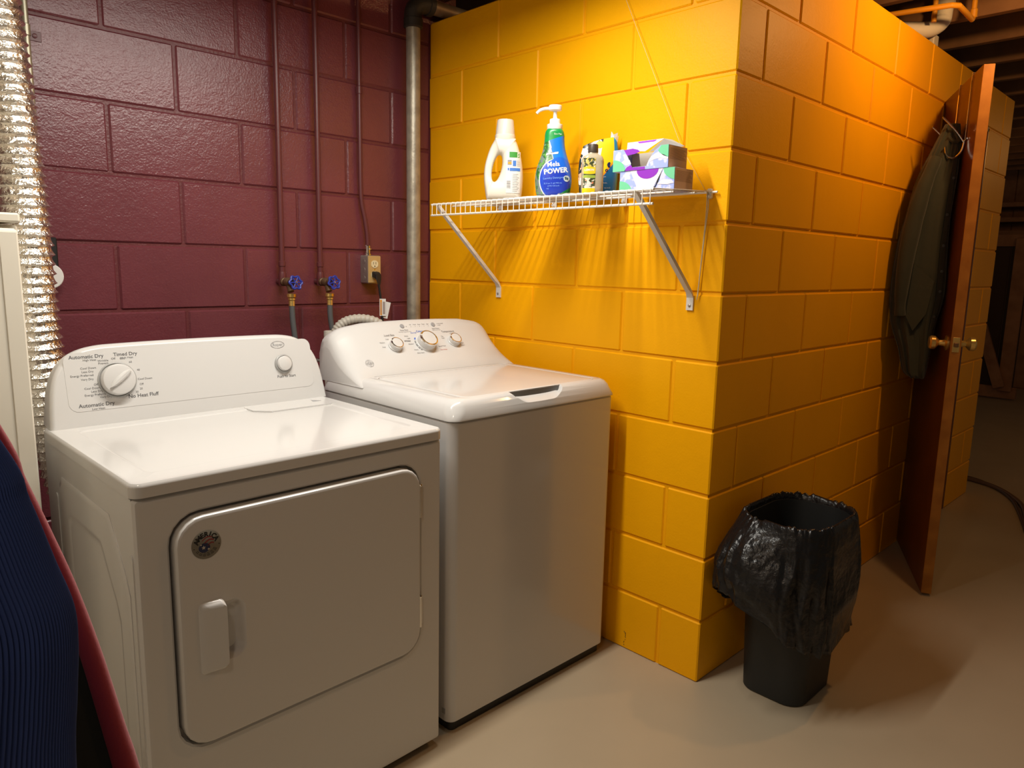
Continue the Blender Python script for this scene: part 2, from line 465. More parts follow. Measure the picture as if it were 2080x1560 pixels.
# kick strip / feet
q = MB(); q.box(-hw + 0.02, hw - 0.02, 0.03, DD - 0.03, 0.004, 0.028); q.build('base', M_BLACK, dryer, smooth=False)
for sx in (-1, 1):
    for yy in (0.06, DD - 0.06):
        q = MB(); q.lathe([(0.02, 0), (0.02, 0.008), (0.008, 0.01), (0.008, 0.026)], 12, Matrix.Translation((sx * (hw - 0.06), yy, 0))); q.build('foot', M_BLACKR, dryer)
# top deck
ox = 0.0035
q = MB()
def dk(i, r, z): return L3(rr(-hw - ox + i, hw + ox - i, -0.006 + i, DD - i, max(r - i, 0.003), 6), z)
q.loft([dk(0.006, 0.024, 0.8555), dk(0.0, 0.022, 0.8555), dk(0.0, 0.022, 0.875), dk(0.0012, 0.022, 0.8795), dk(0.0045, 0.022, 0.883), dk(0.0095, 0.022, 0.884),
        L3(rr(-hw + 0.044, hw - 0.042, 0.055, 0.52, 0.02, 6), 0.884), L3(rr(-hw + 0.0485, hw - 0.0465, 0.0595, 0.5155, 0.018, 6), 0.8812), L3(rr(-hw + 0.056, hw - 0.054, 0.067, 0.508, 0.018, 6), 0.8812)], True, True)
deck = q.build('top_deck', M_ENAMEL, dryer, wn=True)
q = MB()
T = [(0.100, 0.478), (0.135, 0.443), (0.335, 0.443), (0.352, 0.478), (0.335, 0.537), (0.100, 0.537)]
q.prism(T, lambda a, b: (a, b, 0.8805), lambda a, b: (a * 0.997, b, 0.8852))
lint = q.build('lint_screen_door', M_ENAMEL, dryer, ang=20)
q = MB(); q.add([(0.290, 0.497, 0.8855), (0.318, 0.497, 0.8855), (0.296, 0.520, 0.8855)], [(0, 1, 2)]); q.build('arrow_mark', M_PRINTL, lint, smooth=False, recalc=False)
# door
q = MB()
def dr(i, y, r=0.056): return XZ(rr(DX0 + i, DX1 - i, DZ0 + i, DZ1 - i, max(r - i, 0.01)), y)
HX0, HX1, HZ0, HZ1 = -0.232, -0.166, 0.484, 0.612      # handle pocket
q.loft([dr(0.0, 0.029), dr(0.0, -0.004), dr(0.0012, -0.008), dr(0.004, -0.0115), dr(0.010, -0.013),
        XZ(rr(HX0, HX1, HZ0, HZ1, 0.022), -0.013), XZ(rr(HX0 + 0.002, HX1 - 0.003, HZ0 + 0.003, HZ1 - 0.003, 0.024), -0.0105), XZ(rr(HX0 + 0.006, HX1 - 0.008, HZ0 + 0.009, HZ1 - 0.009, 0.02), -0.002), XZ(rr(HX0 + 0.010, HX1 - 0.016, HZ0 + 0.018, HZ1 - 0.018, 0.014), 0.004)], True, True)
ddoor = q.build('door', M_ENAMEL, dryer, wn=True)
q = MB()   # grip standing proud over the left half of the pocket
def wedge(i, lift):
    lp_ = rr(-0.262 + i, -0.2105, 0.470 + i, 0.622 - i, 0.010, 5)
    return [(p[0], -0.0125 - lift * (0.25 + 0.75 * (p[0] + 0.262) / 0.0515), p[1]) for p in lp_]
q.loft([wedge(0.0, 0.0), wedge(0.0015, 0.006), wedge(0.005, 0.0125), wedge(0.009, 0.0155), wedge(0.016, 0.0160)], True, True)
q.build('handle', M_ENAMEL, ddoor, wn=True)
# round badge
bx, bz = -0.2395, 0.7405
q = MB(); q.lathe([(0.029, 0), (0.029, 0.0008), (0.0285, 0.0011), (0, 0.0011)], 40, Matrix.Translation((bx, -0.0128, bz)) @ Matrix.Rotation(PI / 2, 4, 'X'))
badge = q.build('badge', mat('badge_grey', (0.17, 0.155, 0.12), 0.4), ddoor)
q = MB()
TB = Matrix(((1, 0, 0, bx), (0, 0, -1, -0.0142), (0, 1, 0, bz), (0, 0, 0, 1)))
for i, ch in enumerate('AMERICA'):
    a = math.radians(66 - i * 22)
    text_into(q, ch, 0.0135, TB @ Matrix.Translation((-0.0205 * math.sin(a), 0.0205 * math.cos(a), 0)) @ Matrix.Rotation(a, 4, 'Z'), bold=0.05)
for a0 in (-1, 1):
    q.add([tuple(TB @ Vector((a0 * 0.0245 + 0.0011 * math.cos(t * PI / 3), -0.004 + 0.0011 * math.sin(t * PI / 3), 0))) for t in range(6)], [tuple(range(6))])
q.build('badge_lettering', M_BLACK, ddoor, smooth=False, recalc=False)
for rad in (0.0165, 0.0195, 0.0222):
    q = MB(); pts = []
    for k in range(25):
        a = math.radians(205 + k * 130 / 24)
        pts += [(rad, a)]
    for k in range(0, 24):
        if k % 4 == 3: continue
        a0, a1 = pts[k][1], pts[k + 1][1]
        q.add([tuple(TB @ Vector((r_ * math.cos(a), r_ * math.sin(a), 0))) for (r_, a) in ((rad, a0), (rad, a1), (rad + 0.0009, a1), (rad + 0.0009, a0))], [(0, 1, 2, 3)])
    q.build('badge_small_print', M_BLACK, ddoor, smooth=False, recalc=False)
q = MB()
def stripe(x0, x1, zc, hgt, bow):
    n = 8; up = []; dn = []
    for k in range(n + 1):
        t = k / n; xx = x0 + (x1 - x0) * t; zz = zc + bow * math.sin(t * PI) + 0.004 * t
        up.append((xx, zz + hgt / 2)); dn.append((xx, zz - hgt / 2))
    P = up + dn[::-1]; q.add([tuple(TB @ Vector((p[0], p[1], 0.0001))) for p in P], [tuple(range(len(P)))])
stripe(-0.0085, 0.0115, 0.0090, 0.0026, 0.004); stripe(-0.004, 0.0145, 0.0030, 0.0032, 0.004); stripe(0.002, 0.0145, -0.0030, 0.0030, 0.003)
q.build('flag_stripes', mat('badge_red', (0.22, 0.03, 0.03), 0.5), ddoor, smooth=False, recalc=False)
q = MB()
q.add([tuple(TB @ Vector((-0.0045 + 0.0112 * math.cos(t), -0.0055 + 0.0095 * math.sin(t), 0.0001))) for t in [k * PI / 10 for k in range(20)]], [tuple(range(20))])
q.build('flag_field', mat('badge_navy', (0.01, 0.018, 0.07), 0.5), ddoor, smooth=False, recalc=False)
q = MB()
for (sx, sz, sr) in ((-0.0060, -0.0050, 0.0045), (0.0035, -0.0095, 0.0028), (-0.0110, 0.0015, 0.0024)):
    q.add([tuple(TB @ Vector((sx + (sr if k % 2 == 0 else sr * 0.42) * math.sin(k * PI / 5), sz + (sr if k % 2 == 0 else sr * 0.42) * math.cos(k * PI / 5), 0.0003))) for k in range(10)], [tuple(range(10))])
q.build('flag_star', mat('badge_cream', (0.5, 0.46, 0.38), 0.5), ddoor, smooth=False, recalc=False)
for zc in (0.706, 0.414):
    q = MB(); q.tube([(DX1 + 0.002, -0.006, zc - 0.04), (DX1 + 0.002, -0.006, zc + 0.04)], 0.0042, 10)
    q.lathe([(0.0, -0.003), (0.004, -0.001), (0.0048, 0.003), (0.003, 0.006), (0, 0.007)], 10, Matrix.Translation((DX1 + 0.002, -0.006, zc + 0.04)))
    q.box(DX1 + 0.003, DX1 + 0.012, -0.001, 0.001, zc - 0.036, zc + 0.036)
    q.build('hinge', M_CHROME, ddoor)
# console
CZ = 0.884; CHh = 0.191
def con_outline(n=10):
    pts = []
    for sgn in (1, -1):
        seg = []
        for k in range(n + 1):
            t = k / n
            seg.append((t,))
    left = [(-0.361, 0.0), (-0.3565, 0.045), (-0.350, 0.090), (-0.337, 0.130), (-0.315, 0.160), (-0.284, 0.180), (-0.245, 0.189), (-0.20, 0.1915)]
    mid = [(-0.1, 0.1930), (0.0, 0.1935), (0.1, 0.1930)]
    right = [(-p[0] + 0.012, p[1]) for p in left[::-1]]
    # subdivide smoothly
    P = smooth_path([(p[0], p[1], 0) for p in left + mid + right], 4)
    return [(p.x, p.y) for p in P]
OUT = con_outline()
def con_loop(ins, dy, zf=1.0):
    res = []; n_ = len(OUT)
    for i, (x_, z_) in enumerate(OUT):
        p0 = OUT[max(i - 1, 0)]; p1 = OUT[min(i + 1, n_ - 1)]
        t_ = Vector((p1[0] - p0[0], p1[1] - p0[1])).normalized(); nr = Vector((t_.y, -t_.x))
        xx = x_ + nr.x * ins; zz = max(z_ + nr.y * ins, 0.0)
        if i in (0, n_ - 1): zz = 0.0
        res.append((xx, 0.553 + dy + 0.22 * zz, CZ + zz))
    return res
q = MB()
back = [(x_ * 0.985, 0.645, CZ + z_ * 0.97) for (x_, z_) in OUT]
q.loft([back, con_loop(0.0, 0.016), con_loop(0.0015, 0.008), con_loop(0.005, 0.0025), con_loop(0.010, 0.0)], True, True)
console = q.build('console', M_ENAMEL2, dryer, ang=40, wn=True)
def CP(x_, z_, off=0.0):      # point on the sloping face, z_ = height above the deck
    nrm = Vector((0, -1, 0.22)).normalized()
    return Vector((x_, 0.553 + 0.22 * z_, CZ + z_)) + nrm * off
def CT(x_, z_, off):
    nrm = Vector((0, -1, 0.22)).normalized(); ux = Vector((1, 0, 0)); uy = nrm.cross(ux)
    T_ = Matrix.Identity(4)
    for i in range(3):
        T_[i][0] = ux[i]; T_[i][1] = uy[i]; T_[i][2] = nrm[i]; T_[i][3] = CP(x_, z_, off)[i]
    return T_
q = MB(); lpp = rr(-0.318, 0.335, 0.036, 0.176, 0.022)
q.loft([[tuple(CP(a, b, 0.0)) for a, b in lpp], [tuple(CP(a * 0.9995, b, 0.0007)) for a, b in lpp]], False, True)
q.build('control_panel', mat('panel_overlay', (0.63, 0.625, 0.615), 0.22), console, ang=20)
X0 = -1.1475
KX, KZ = -1.3525 - X0, 0.104
q = MB(); q.lathe([(0.0445, 0), (0.0445, 0.002), (0.0415, 0.003), (0.0415, 0.0005)], 40, CT(KX, KZ, 0.0007)); q.build('dial_ring', M_GREYPL, console)
q = MB(); q.lathe([(0.0390, 0.0), (0.0385, 0.016), (0.0365, 0.020), (0.032, 0.0215), (0, 0.0215)], 48, CT(KX, KZ, 0.001))
knob = q.build('dial_knob', M_ENAMEL2, console)
q = MB(CT(KX, KZ, 0.0215) @ Matrix.Rotation(math.radians(38), 4, 'Z'))
g1 = [(-0.032, 0), (-0.018, 0.0070), (0.0, 0.0090), (0.020, 0.0080), (0.032, 0.004), (0.032, -0.004), (0.020, -0.0080), (0.0, -0.0090), (-0.018, -0.0070)]
q.loft([[(a, b, 0) for a, b in g1], [(a * 0.98, b * 0.72, 0.007) for a, b in g1], [(a * 0.95, b * 0.35, 0.009) for a, b in g1]], False, True)
q.build('dial_grip', M_ENAMEL2, knob)
SX, SZ = -0.9055 - X0, 0.108
q = MB(); q.lathe([(0.027, 0), (0.027, 0.004), (0.024, 0.006), (0.0225, 0.006), (0.0215, 0.002)], 36, CT(SX, SZ, 0.0006)); q.build('start_bezel', M_GREYPL, console)
q = MB(); q.lathe([(0.0215, 0), (0.0215, 0.010), (0.0195, 0.0135), (0.016, 0.0145), (0.0, 0.0165)], 36, CT(SX, SZ, 0.0008)); q.build('start_button', M_ENAMEL2, console)
q = qb = None
def dt(mb_, s, xw, zw, size, al='CENTER', bold=0.0):
    t_ = MB(); text_into(t_, s, size, CT(xw - X0, zw - CZ, 0.0010), al, bold); t_.build('lettering', M_PRINT, console, smooth=False, recalc=False)
dt(qb, 'Automatic Dry', -1.4146, 1.0490, 0.0125, bold=0.012); dt(qb, 'Timed Dry', -1.3265, 1.0495, 0.0125, bold=0.012)
dt(qb, 'No Heat Fluff', -1.2965, 0.9445, 0.0130, bold=0.012); dt(qb, 'Automatic Dry', -1.4055, 0.9330, 0.0130, bold=0.012)
dt(qb, 'Push to Start', -0.9004, 0.9560, 0.0110, bold=0.01)
for s, xx, zz in (('High Heat', -1.4085, 1.0405), ('High Heat', -1.3240, 1.0405), ('Low Heat', -1.4030, 0.9235)): dt(q, s, xx, zz, 0.0072)
for s, xx, zz in (('Wrinkle', -1.3790, 1.0370), ('Prevent', -1.3790, 1.0305), ('Off', -1.3555, 1.0400), ('80', -1.3370, 1.0390), ('60', -1.3170, 1.0290), ('40', -1.3010, 1.0080), ('Cool Down', -1.2880, 0.9850), ('Off', -1.2980, 0.9720), ('20', -1.3000, 0.9610), ('30', -1.3110, 0.9540), ('Off', -1.3340, 0.9480)):
    dt(q, s, xx, zz, 0.0073)
for s, xx, zz in (('Cool Down', -1.3960, 1.0215), ('Less Dry', -1.4030, 1.0130), ('Energy Preferred', -1.4040, 1.0045), ('Very Dry', -1.4050, 0.9950), ('Off', -1.3970, 0.9810), ('Cool Down', -1.3930, 0.9730), ('Less Dry', -1.3880, 0.9650), ('Energy Preferred', -1.3790, 0.9570), ('Very Dry', -1.3690, 0.9500)):
    dt(q, s, xx, zz, 0.0073, 'RIGHT')
q = MB(); 
for rr0, rr1 in ((1.0, 0.94), (0.90, 0.87)):
    lo_ = []
    for k in range(40):
        a = 2 * PI * k / 40
        lo_.append((a,))
    o1 = [tuple(CT(-0.9157 - X0, 0.163, 0.0012) @ Vector((0.0215 * rr0 * math.cos(2 * PI * k / 40), 0.0105 * rr0 * math.sin(2 * PI * k / 40), 0))) for k in range(40)]
    o2 = [tuple(CT(-0.9157 - X0, 0.163, 0.0012) @ Vector((0.0215 * rr1 * math.cos(2 * PI * k / 40), 0.0105 * rr1 * math.sin(2 * PI * k / 40), 0))) for k in range(40)]
    q.loft([o1, o2])
text_into(q, 'Roper', 0.0125, CT(-0.9157 - X0, 0.163, 0.0012))
q.build('brand_oval', M_PRINTL, console, smooth=False, recalc=False)

# ================================================================== WASHER
WW = 0.676; wh = WW / 2; WX = -0.401
washer = thing('washing_machine', 'white top-loading washing machine with chrome-ringed knobs, beside the yellow wall', 'washing machine', (WX, 0.322, 0))
q = MB()
def wb(i, r, z): return L3(rr(-wh + i, wh - i, i, 0.655 - i, max(r - i, 0.004), 6), z)
q.loft([wb(0.004, 0.026, 0.030), wb(0.0, 0.026, 0.034), wb(0.0, 0.026, 0.880), wb(0.004, 0.026, 0.884)], True, True)
q.build('cabinet_body', M_ENAMEL, washer, wn=True)
q = MB(); q.loft([wb(0.012, 0.026, 0.002), wb(0.012, 0.026, 0.030)], True, True); q.build('base', M_BLACK, washer)
q = MB(); q.box(-wh - 0.0008, -wh + 0.002, 0.02, 0.034, 0.055, 0.072); q.build('leveling_slot', M_GREYPL, washer, smooth=False)
# top cover: frame with curved borders, lid opening and grip cut-out
q = MB()
TZ = 0.940
def tc_(i, z, r=0.045): return L3(rr(-wh - 0.002 + i, wh + 0.002 - i, -0.006 + i * 0.82, 0.66, max(r - i * 0.4, 0.02), 8), z)
LXa, LXb, LYa, LYb = -0.270, 0.275, 0.0265, 0.453
def lidl(i, z, r=0.026): return L3(rr(LXa + i, LXb - i, LYa + i, LYb - i, max(r - i, 0.004), 8), z)
q.loft([tc_(0.010, 0.886, 0.03), tc_(0.0, 0.887, 0.03), tc_(0.0, 0.8915, 0.03), tc_(0.004, 0.908), tc_(0.011, 0.923), tc_(0.021, 0.934), tc_(0.033, 0.9395),
        lidl(-0.002, TZ, 0.030), lidl(0.0, TZ - 0.0012), lidl(0.0, TZ - 0.012), lidl(0.02, TZ - 0.012)], True, True)
top = q.build('top_cover', M_ENAMEL, washer, ang=45)
q = MB()
q.loft([lidl(0.0022, TZ - 0.0125), lidl(0.0022, TZ - 0.0012), lidl(0.004, TZ), lidl(0.012, TZ + 0.0004), lidl(0.07, TZ + 0.0012), lidl(0.12, TZ + 0.0016)], True, True)
lid = q.build('lid', M_ENAMEL, washer, ang=45)
# grip scoop cut out of the front border
q = MB(); loops = []
for (y_, zb_, wt_, wb_) in ((-0.03, 0.9030, 0.112, 0.060), (-0.002, 0.9075, 0.112, 0.064), (0.012, 0.9150, 0.112, 0.074), (0.0275, 0.9225, 0.112, 0.088)):
    P_ = smooth_path([(-wt_, 0.9440, 0), (-wt_ + 0.006, 0.9370, 0), (-(wt_ + wb_) / 2, 0.9235, 0), (-wb_, zb_ + 0.0025, 0), (-wb_ * 0.5, zb_, 0), (wb_ * 0.5, zb_, 0), (wb_, zb_ + 0.0025, 0), ((wt_ + wb_) / 2, 0.9235, 0), (wt_ - 0.006, 0.9370, 0), (wt_, 0.9440, 0)], 4)
    loops.append([(p.x - 0.006, y_, p.y) for p in P_] + [(wt_ - 0.006, y_, 0.96), (-wt_ - 0.006, y_, 0.96)])
q.loft(loops, True, True); cut = q.build('cut', M_ENAMEL, washer, smooth=False)
bo = top.modifiers.new('b', 'BOOLEAN'); bo.operation = 'DIFFERENCE'; bo.solver = 'EXACT'; bo.object = cut
bpy.context.view_layer.update(); dg = bpy.context.evaluated_depsgraph_get(); me2 = bpy.data.meshes.new_from_object(top.evaluated_get(dg))
top.modifiers.remove(bo); top.data = me2; bpy.data.objects.remove(cut)
me2.shade_smooth(); me2.set_sharp_from_angle(angle=math.radians(38))
q = MB(); q.box(-0.108, 0.096, 0.0255, 0.0272, 0.918, 0.9370); q.build('grip_shade', mat('grip_shade_grey', (0.16, 0.16, 0.155), 0.4), top, smooth=False)  # dark panel standing in for the shade in the gap under the lid
# console: sections along x; profile (y,z) concave, ends flare forward into feet
q = MB()
def topz(x_):
    e = (wh - 0.006 - abs(x_))
    rr_ = 0.085
    if e >= rr_: return 1.0965 - 0.012 * (abs(x_) / wh) ** 2
    t = 1 - max(e, 0) / rr_
    return 1.0965 - 0.012 - 0.055 * (1 - math.sqrt(max(0, 1 - t * t)))
xs = [-wh + 0.004 + d for d in (0, 0.001, 0.004, 0.010, 0.020, 0.034, 0.052, 0.075)] + [-0.2, -0.1, 0.0, 0.1, 0.2] + [wh - 0.004 - d for d in (0.075, 0.052, 0.034, 0.020, 0.010, 0.004, 0.001, 0)]
loops = []
for x_ in xs:
    zt = topz(x_); e = (wh - 0.004) - abs(x_)
    fl = max(0.0, 1 - e / 0.075); fl = fl * fl
    ins = 0.0
    if e < 0.012: ins = 0.010 * (1 - math.sqrt(max(0, 1 - ((0.012 - e) / 0.012) ** 2)))
    yt = 0.6145
    pr_ = []
    ybase = 0.453 + 0.008; zbase = 0.9405
    pr_.append((0.470 + 0.0 + ins - 0.055 * fl, zbase - 0.022 * fl))
    for t in (0.12, 0.25, 0.4, 0.55, 0.7, 0.82, 0.92):
        yy = 0.461 + (yt - 0.461) * t; zz = 0.9405 + (zt - 0.9405) * t
        sag = math.sin(t * PI) * 0.020 * (0.25 + 0.75 * fl)
        yy2 = yy + sag * 0.7 - 0.045 * fl * (1 - t) ** 2; zz2 = zz - sag * 0.7 - 0.020 * fl * (1 - t) ** 2
        pr_.append((yy2 + ins * 0.7, zz2 - ins * 0.5))
    pr_.append((yt + 0.004 + ins, zt - 0.001 - ins)); pr_.append((yt + 0.014 + ins, zt + 0.001 - ins)); pr_.append((0.645, zt - 0.001 - ins)); pr_.append((0.668, zt - 0.010 - ins)); pr_.append((0.672, zt - 0.03)); pr_.append((0.672, 0.915))
    loops.append([(x_, p[0], p[1]) for p in pr_])
q.loft(loops, True, True)
wcon = q.build('console', M_ENAMEL2, washer, ang=50)
import bisect
WPF = loops[10]
def WP(xw, zw, off=0.0):
    # point on the sloping console face at world height zw
    pts = [(p[1], p[2]) for p in WPF[:10]]
    for i in range(len(pts) - 1):
        if pts[i][1] <= zw <= pts[i + 1][1]:
            t = (zw - pts[i][1]) / (pts[i + 1][1] - pts[i][1]); yy = pts[i][0] + (pts[i + 1][0] - pts[i][0]) * t
            d = Vector((0, pts[i + 1][0] - pts[i][0], pts[i + 1][1] - pts[i][1])).normalized()
            break
    nrm = Vector((1, 0, 0)).cross(d); 
    if nrm.y > 0: nrm = -nrm
    T_ = Matrix.Identity(4); o_ = Vector((xw - WX, yy, zw)) + nrm * off
    for i in range(3):
        T_[i][0] = (1, 0, 0)[i]; T_[i][1] = d[i]; T_[i][2] = nrm[i]; T_[i][3] = o_[i]
    return T_
for (kx, kz, kr, nm) in ((-0.530, 1.0205, 0.0225, 'load_size_knob'), (-0.4037, 1.0225, 0.0335, 'cycle_knob'), (-0.2808, 1.0225, 0.0225, 'temperature_knob')):
    q = MB(); q.lathe([(kr * 1.08, 0), (kr * 1.08, 0.003), (kr * 1.0, 0.004), (kr * 0.98, kr * 0.75), (kr * 0.94, kr * 0.86), (kr * 0.80, kr * 0.88), (0, kr * 0.90)], 40, WP(kx, kz))
    kn = q.build(nm, M_ENAMEL2, wcon)
    q = MB(); q.lathe([(kr * 0.985, kr * 0.70), (kr * 1.0, kr * 0.80), (kr * 0.95, kr * 0.90), (kr * 0.82, kr * 0.925), (kr * 0.80, kr * 0.88)], 40, WP(kx, kz)); q.build('chrome_ring', M_CHROME, kn)
    q = MB(WP(kx, kz, kr * 0.7) @ Matrix.Rotation(math.radians(150), 4, 'Z')); q.box(kr * 0.80, kr * 1.01, -0.002, 0.002, 0, kr * 0.24, 0.0005); q.build('pointer', M_WHITE, kn, smooth=False)
for bx_ in (-0.4648, -0.3333):
    q = MB(); q.lathe([(0.0082, 0), (0.0082, 0.0015), (0.0072, 0.0022), (0, 0.0026)], 24, WP(bx_, 1.0790, 0.0)); q.build('push_button', M_PRINTL, wcon)
q = M_PRINT; qb = M_PRINTB; M_PRINTR = mat('red_print', (0.45, 0.05, 0.04), 0.5)
def wt(mt_, s, xw, zw, size, al='CENTER', bold=0.0):
    t_ = MB(); text_into(t_, s, size, WP(xw, zw, 0.0007), al, bold); t_.build('lettering', mt_, wcon, smooth=False, recalc=False)
wt(q, 'Load Size', -0.5325, 1.0535, 0.0105); wt(q, 'Temperature', -0.2842, 1.0545, 0.0105); wt(q, 'Medium', -0.572, 1.0330, 0.006); wt(q, 'Small', -0.574, 1.0200, 0.006); wt(q, 'Large', -0.548, 1.0425, 0.006); wt(q, 'Super', -0.500, 1.0330, 0.006)
wt(q, 'Deep Rinse', -0.4640, 1.0665, 0.007); wt(q, 'Add water using extra rinse', -0.4640, 1.0612, 0.0045)
for i, s in enumerate(('Fill', 'Wash', 'Rinse', 'Drain', 'Spin')):
    wt(q, s, -0.430 + i * 0.0185, 1.0820, 0.0055); wt(q, 'o', -0.430 + i * 0.0185, 1.0765, 0.0055); 
    if i: wt(q, '-', -0.439 + i * 0.0185, 1.0765, 0.006)
wt(q, '-o', -0.4490, 1.0780, 0.007)
wt(q, 'Start Pause', -0.3300, 1.0660, 0.007); wt(q, 'Hold 3 sec to reset', -0.3300, 1.0612, 0.0045); wt(q, 'o Lid Locked', -0.3020, 1.0815, 0.0055); wt(q, 'o Soak', -0.3090, 1.0765, 0.0055)
wt(q, 'Whites', -0.4720, 1.0330, 0.0085, bold=0.02); wt(q, 'Heavy', -0.4600, 1.0480, 0.0062, 'RIGHT'); wt(q, 'Light', -0.4560, 1.0405, 0.0062, 'RIGHT'); wt(q, 'Medium', -0.4540, 1.0230, 0.0062, 'RIGHT'); wt(q, 'Heavy', -0.4480, 1.0050, 0.0062, 'RIGHT'); wt(q, 'Bulky Items', -0.4300, 0.9950, 0.0062, 'RIGHT')
wt(q, 'Light', -0.3560, 1.0330, 0.0062, 'LEFT'); wt(q, 'Speed Wash', -0.3580, 1.0100, 0.0062, 'LEFT'); 
wt(q, 'Hot', -0.2760, 1.0470, 0.0062); wt(q, 'Tap', -0.3200, 1.0400, 0.0062); wt(q, 'Cold', -0.3200, 1.0340, 0.0062); wt(q, 'Cool', -0.2480, 1.0150, 0.0062); wt(q, 'Warm', -0.2500, 1.0080, 0.0062)
wt(qb, 'Colors', -0.4040, 1.0600, 0.0105, bold=0.01); wt(qb, 'Normal', -0.4320, 1.0565, 0.0075)
qb = MB()
for k in range(6):     # blue arc of the cycle dial
    a0 = math.radians(118 + k * 6); a1 = math.radians(123 + k * 6)
    T_ = WP(-0.4037, 1.0225, 0.0007)
    qb.add([tuple(T_ @ Vector((r_ * math.cos(a), r_ * math.sin(a), 0))) for (r_, a) in ((0.038, a0), (0.038, a1), (0.0435, a1), (0.0435, a0))], [(0, 1, 2, 3)])
qb.build('blue_arc', M_PRINTB, wcon, smooth=False, recalc=False)
q = MB(); T_ = WP(-0.4037, 1.0225, 0.0007)
for a_lo, a_hi in ((160, 176), (180, 196), (200, 212), (216, 224)):
    for k in range(6):
        a0 = math.radians(a_lo + (a_hi - a_lo) * k / 6); a1 = math.radians(a_lo + (a_hi - a_lo) * (k + 1) / 6)
        q.add([tuple(T_ @ Vector((r_ * math.cos(a), r_ * math.sin(a), 0))) for (r_, a) in ((0.0385, a0), (0.0385, a1), (0.0415, a1), (0.0415, a0))], [(0, 1, 2, 3)])
q.build('dial_marks', M_PRINT, wcon, smooth=False, recalc=False)
wt(M_PRINTR, 'Stain & Spin', -0.3580, 0.9990, 0.0062, 'LEFT')
# round monogram
q = MB(); T_ = WP(-0.6563, 0.9790, 0.0007)
def ring(mb_, T, r0, r1, n=32, a0=0, a1=2 * PI):
    for k in range(n):
        b0 = a0 + (a1 - a0) * k / n; b1 = a0 + (a1 - a0) * (k + 1) / n
        mb_.add([tuple(T @ Vector((r_ * math.cos(a), r_ * math.sin(a), 0))) for (r_, a) in ((r0, b0), (r0, b1), (r1, b1), (r1, b0))], [(0, 1, 2, 3)])
ring(q, T_, 0.0128, 0.0138)
for k in range(4): ring(q, T_ @ Matrix.Rotation(k * PI / 2, 4, 'Z') @ Matrix.Translation((0.0098, 0, 0)), 0.0024, 0.0033, 12)
text_into(q, 'GE', 0.0125, T_, bold=0.015)
q.build('monogram', M_PRINTL, wcon, smooth=False, recalc=False)

# ================================================================== PLUMBING, CONDUIT, DUCT
def wheel(T, parent):
    q = MB()
    pts = []
    for k in range(48):
        a = 2 * PI * k / 48; r_ = 0.0215 + 0.0028 * math.cos(6 * a)
        pts.append(T @ Vector((r_ * math.cos(a), r_ * math.sin(a), 0)))
    pts.append(pts[0])
    q.tube(pts, 0.0036, 8, cap=False)
    for k in range(6):
        a = 2 * PI * k / 6
        q.tube([T @ Vector((0, 0, 0)), T @ Vector((0.022 * math.cos(a), 0.022 * math.sin(a), 0))], 0.0026, 6)
    q.lathe([(0.006, -0.003), (0.006, 0.003), (0, 0.003)], 12, T)
    wh_ = q.build('valve_wheel', M_BLUEP, parent)
    q = MB(); q.lathe([(0.0028, 0.003), (0.0028, 0.006), (0, 0.0065)], 10, T); q.build('wheel_screw', M_CHROME, wh_)

def water_line(px, label, hose_label, kink):
    t = thing('water_pipe', label, 'pipe', (px, 1.345, 1.0), group='painted water pipes on the maroon wall')
    q = MB(); q.tube([(0, 0, 0.235), (0, 0, 1.555)], 0.0098, 14); q.lathe([(0.0098, 0.268), (0.012, 0.27), (0.012, 0.285), (0.0098, 0.287)], 14); q.build('riser', M_MAROONP, t)
    q = MB(); q.tube([(0, 0.028, 0.215), (0, -0.008, 0.215)], 0.0115, 14)
    q.lathe([(0.0125, 0.20), (0.0135, 0.205), (0.0135, 0.24), (0.0115, 0.25)], 14); q.build('elbow', M_MAROONP, t)
    q = MB()
    A = Matrix.Translation((0, -0.008, 0.215)) @ Matrix.Rotation(PI / 2, 4, 'X')
    q.lathe([(0.0105, 0), (0.0150, 0.002), (0.0150, 0.012), (0.0125, 0.014), (0.0160, 0.026), (0.0160, 0.042), (0.0115, 0.050), (0.0135, 0.054), (0.0135, 0.068), (0.0065, 0.071), (0.005, 0.090), (0, 0.090)], 18, A)
    q.tube([(0, -0.040, 0.213), (0.001, -0.052, 0.195), (0.001, -0.058, 0.182)], [0.011, 0.0105, 0.0115], 14); q.build('valve_body', M_BRASSOLD, t)
    wheel(Matrix.Translation((0, -0.097, 0.215)) @ Matrix.Rotation(PI / 2 - 0.25, 4, 'X') @ Matrix.Rotation(0.2 * kink, 4, 'Z'), t)
    h = thing('supply_hose', hose_label, 'hose', (px, 1.283, 0.5), group='grey washer supply hoses')
    q = MB(); q.lathe([(0.0125, 0.676), (0.0160, 0.674), (0.0160, 0.664), (0.0125, 0.660), (0.0125, 0.654), (0.0105, 0.651), (0.0105, 0.633), (0.0, 0.633)], 8 if False else 16, Matrix.Translation((0.001, 0.0, 0))); q.build('coupling', M_BRASS, h)
    P = smooth_path([(0.001, 0.0, 0.640), (0.003, 0.0, 0.58), (0.012 + 0.004 * kink, -0.004, 0.48), (0.022 + 0.006 * kink, -0.01, 0.36), (0.03, -0.02, 0.2), (0.06, -0.06, 0.05)], 6)
    q = MB(); q.tube(P, 0.0098, 12); q.build('rubber_tube', M_GREYR, h)
water_line(-0.677, 'maroon painted water pipe with a blue wheel valve, farther from the outlet', 'grey hose hanging from the blue valve farther from the outlet', 0)
water_line(-0.527, 'maroon painted water pipe with a blue wheel valve, nearer the outlet', 'grey hose hanging from the blue valve nearer the outlet', 1)

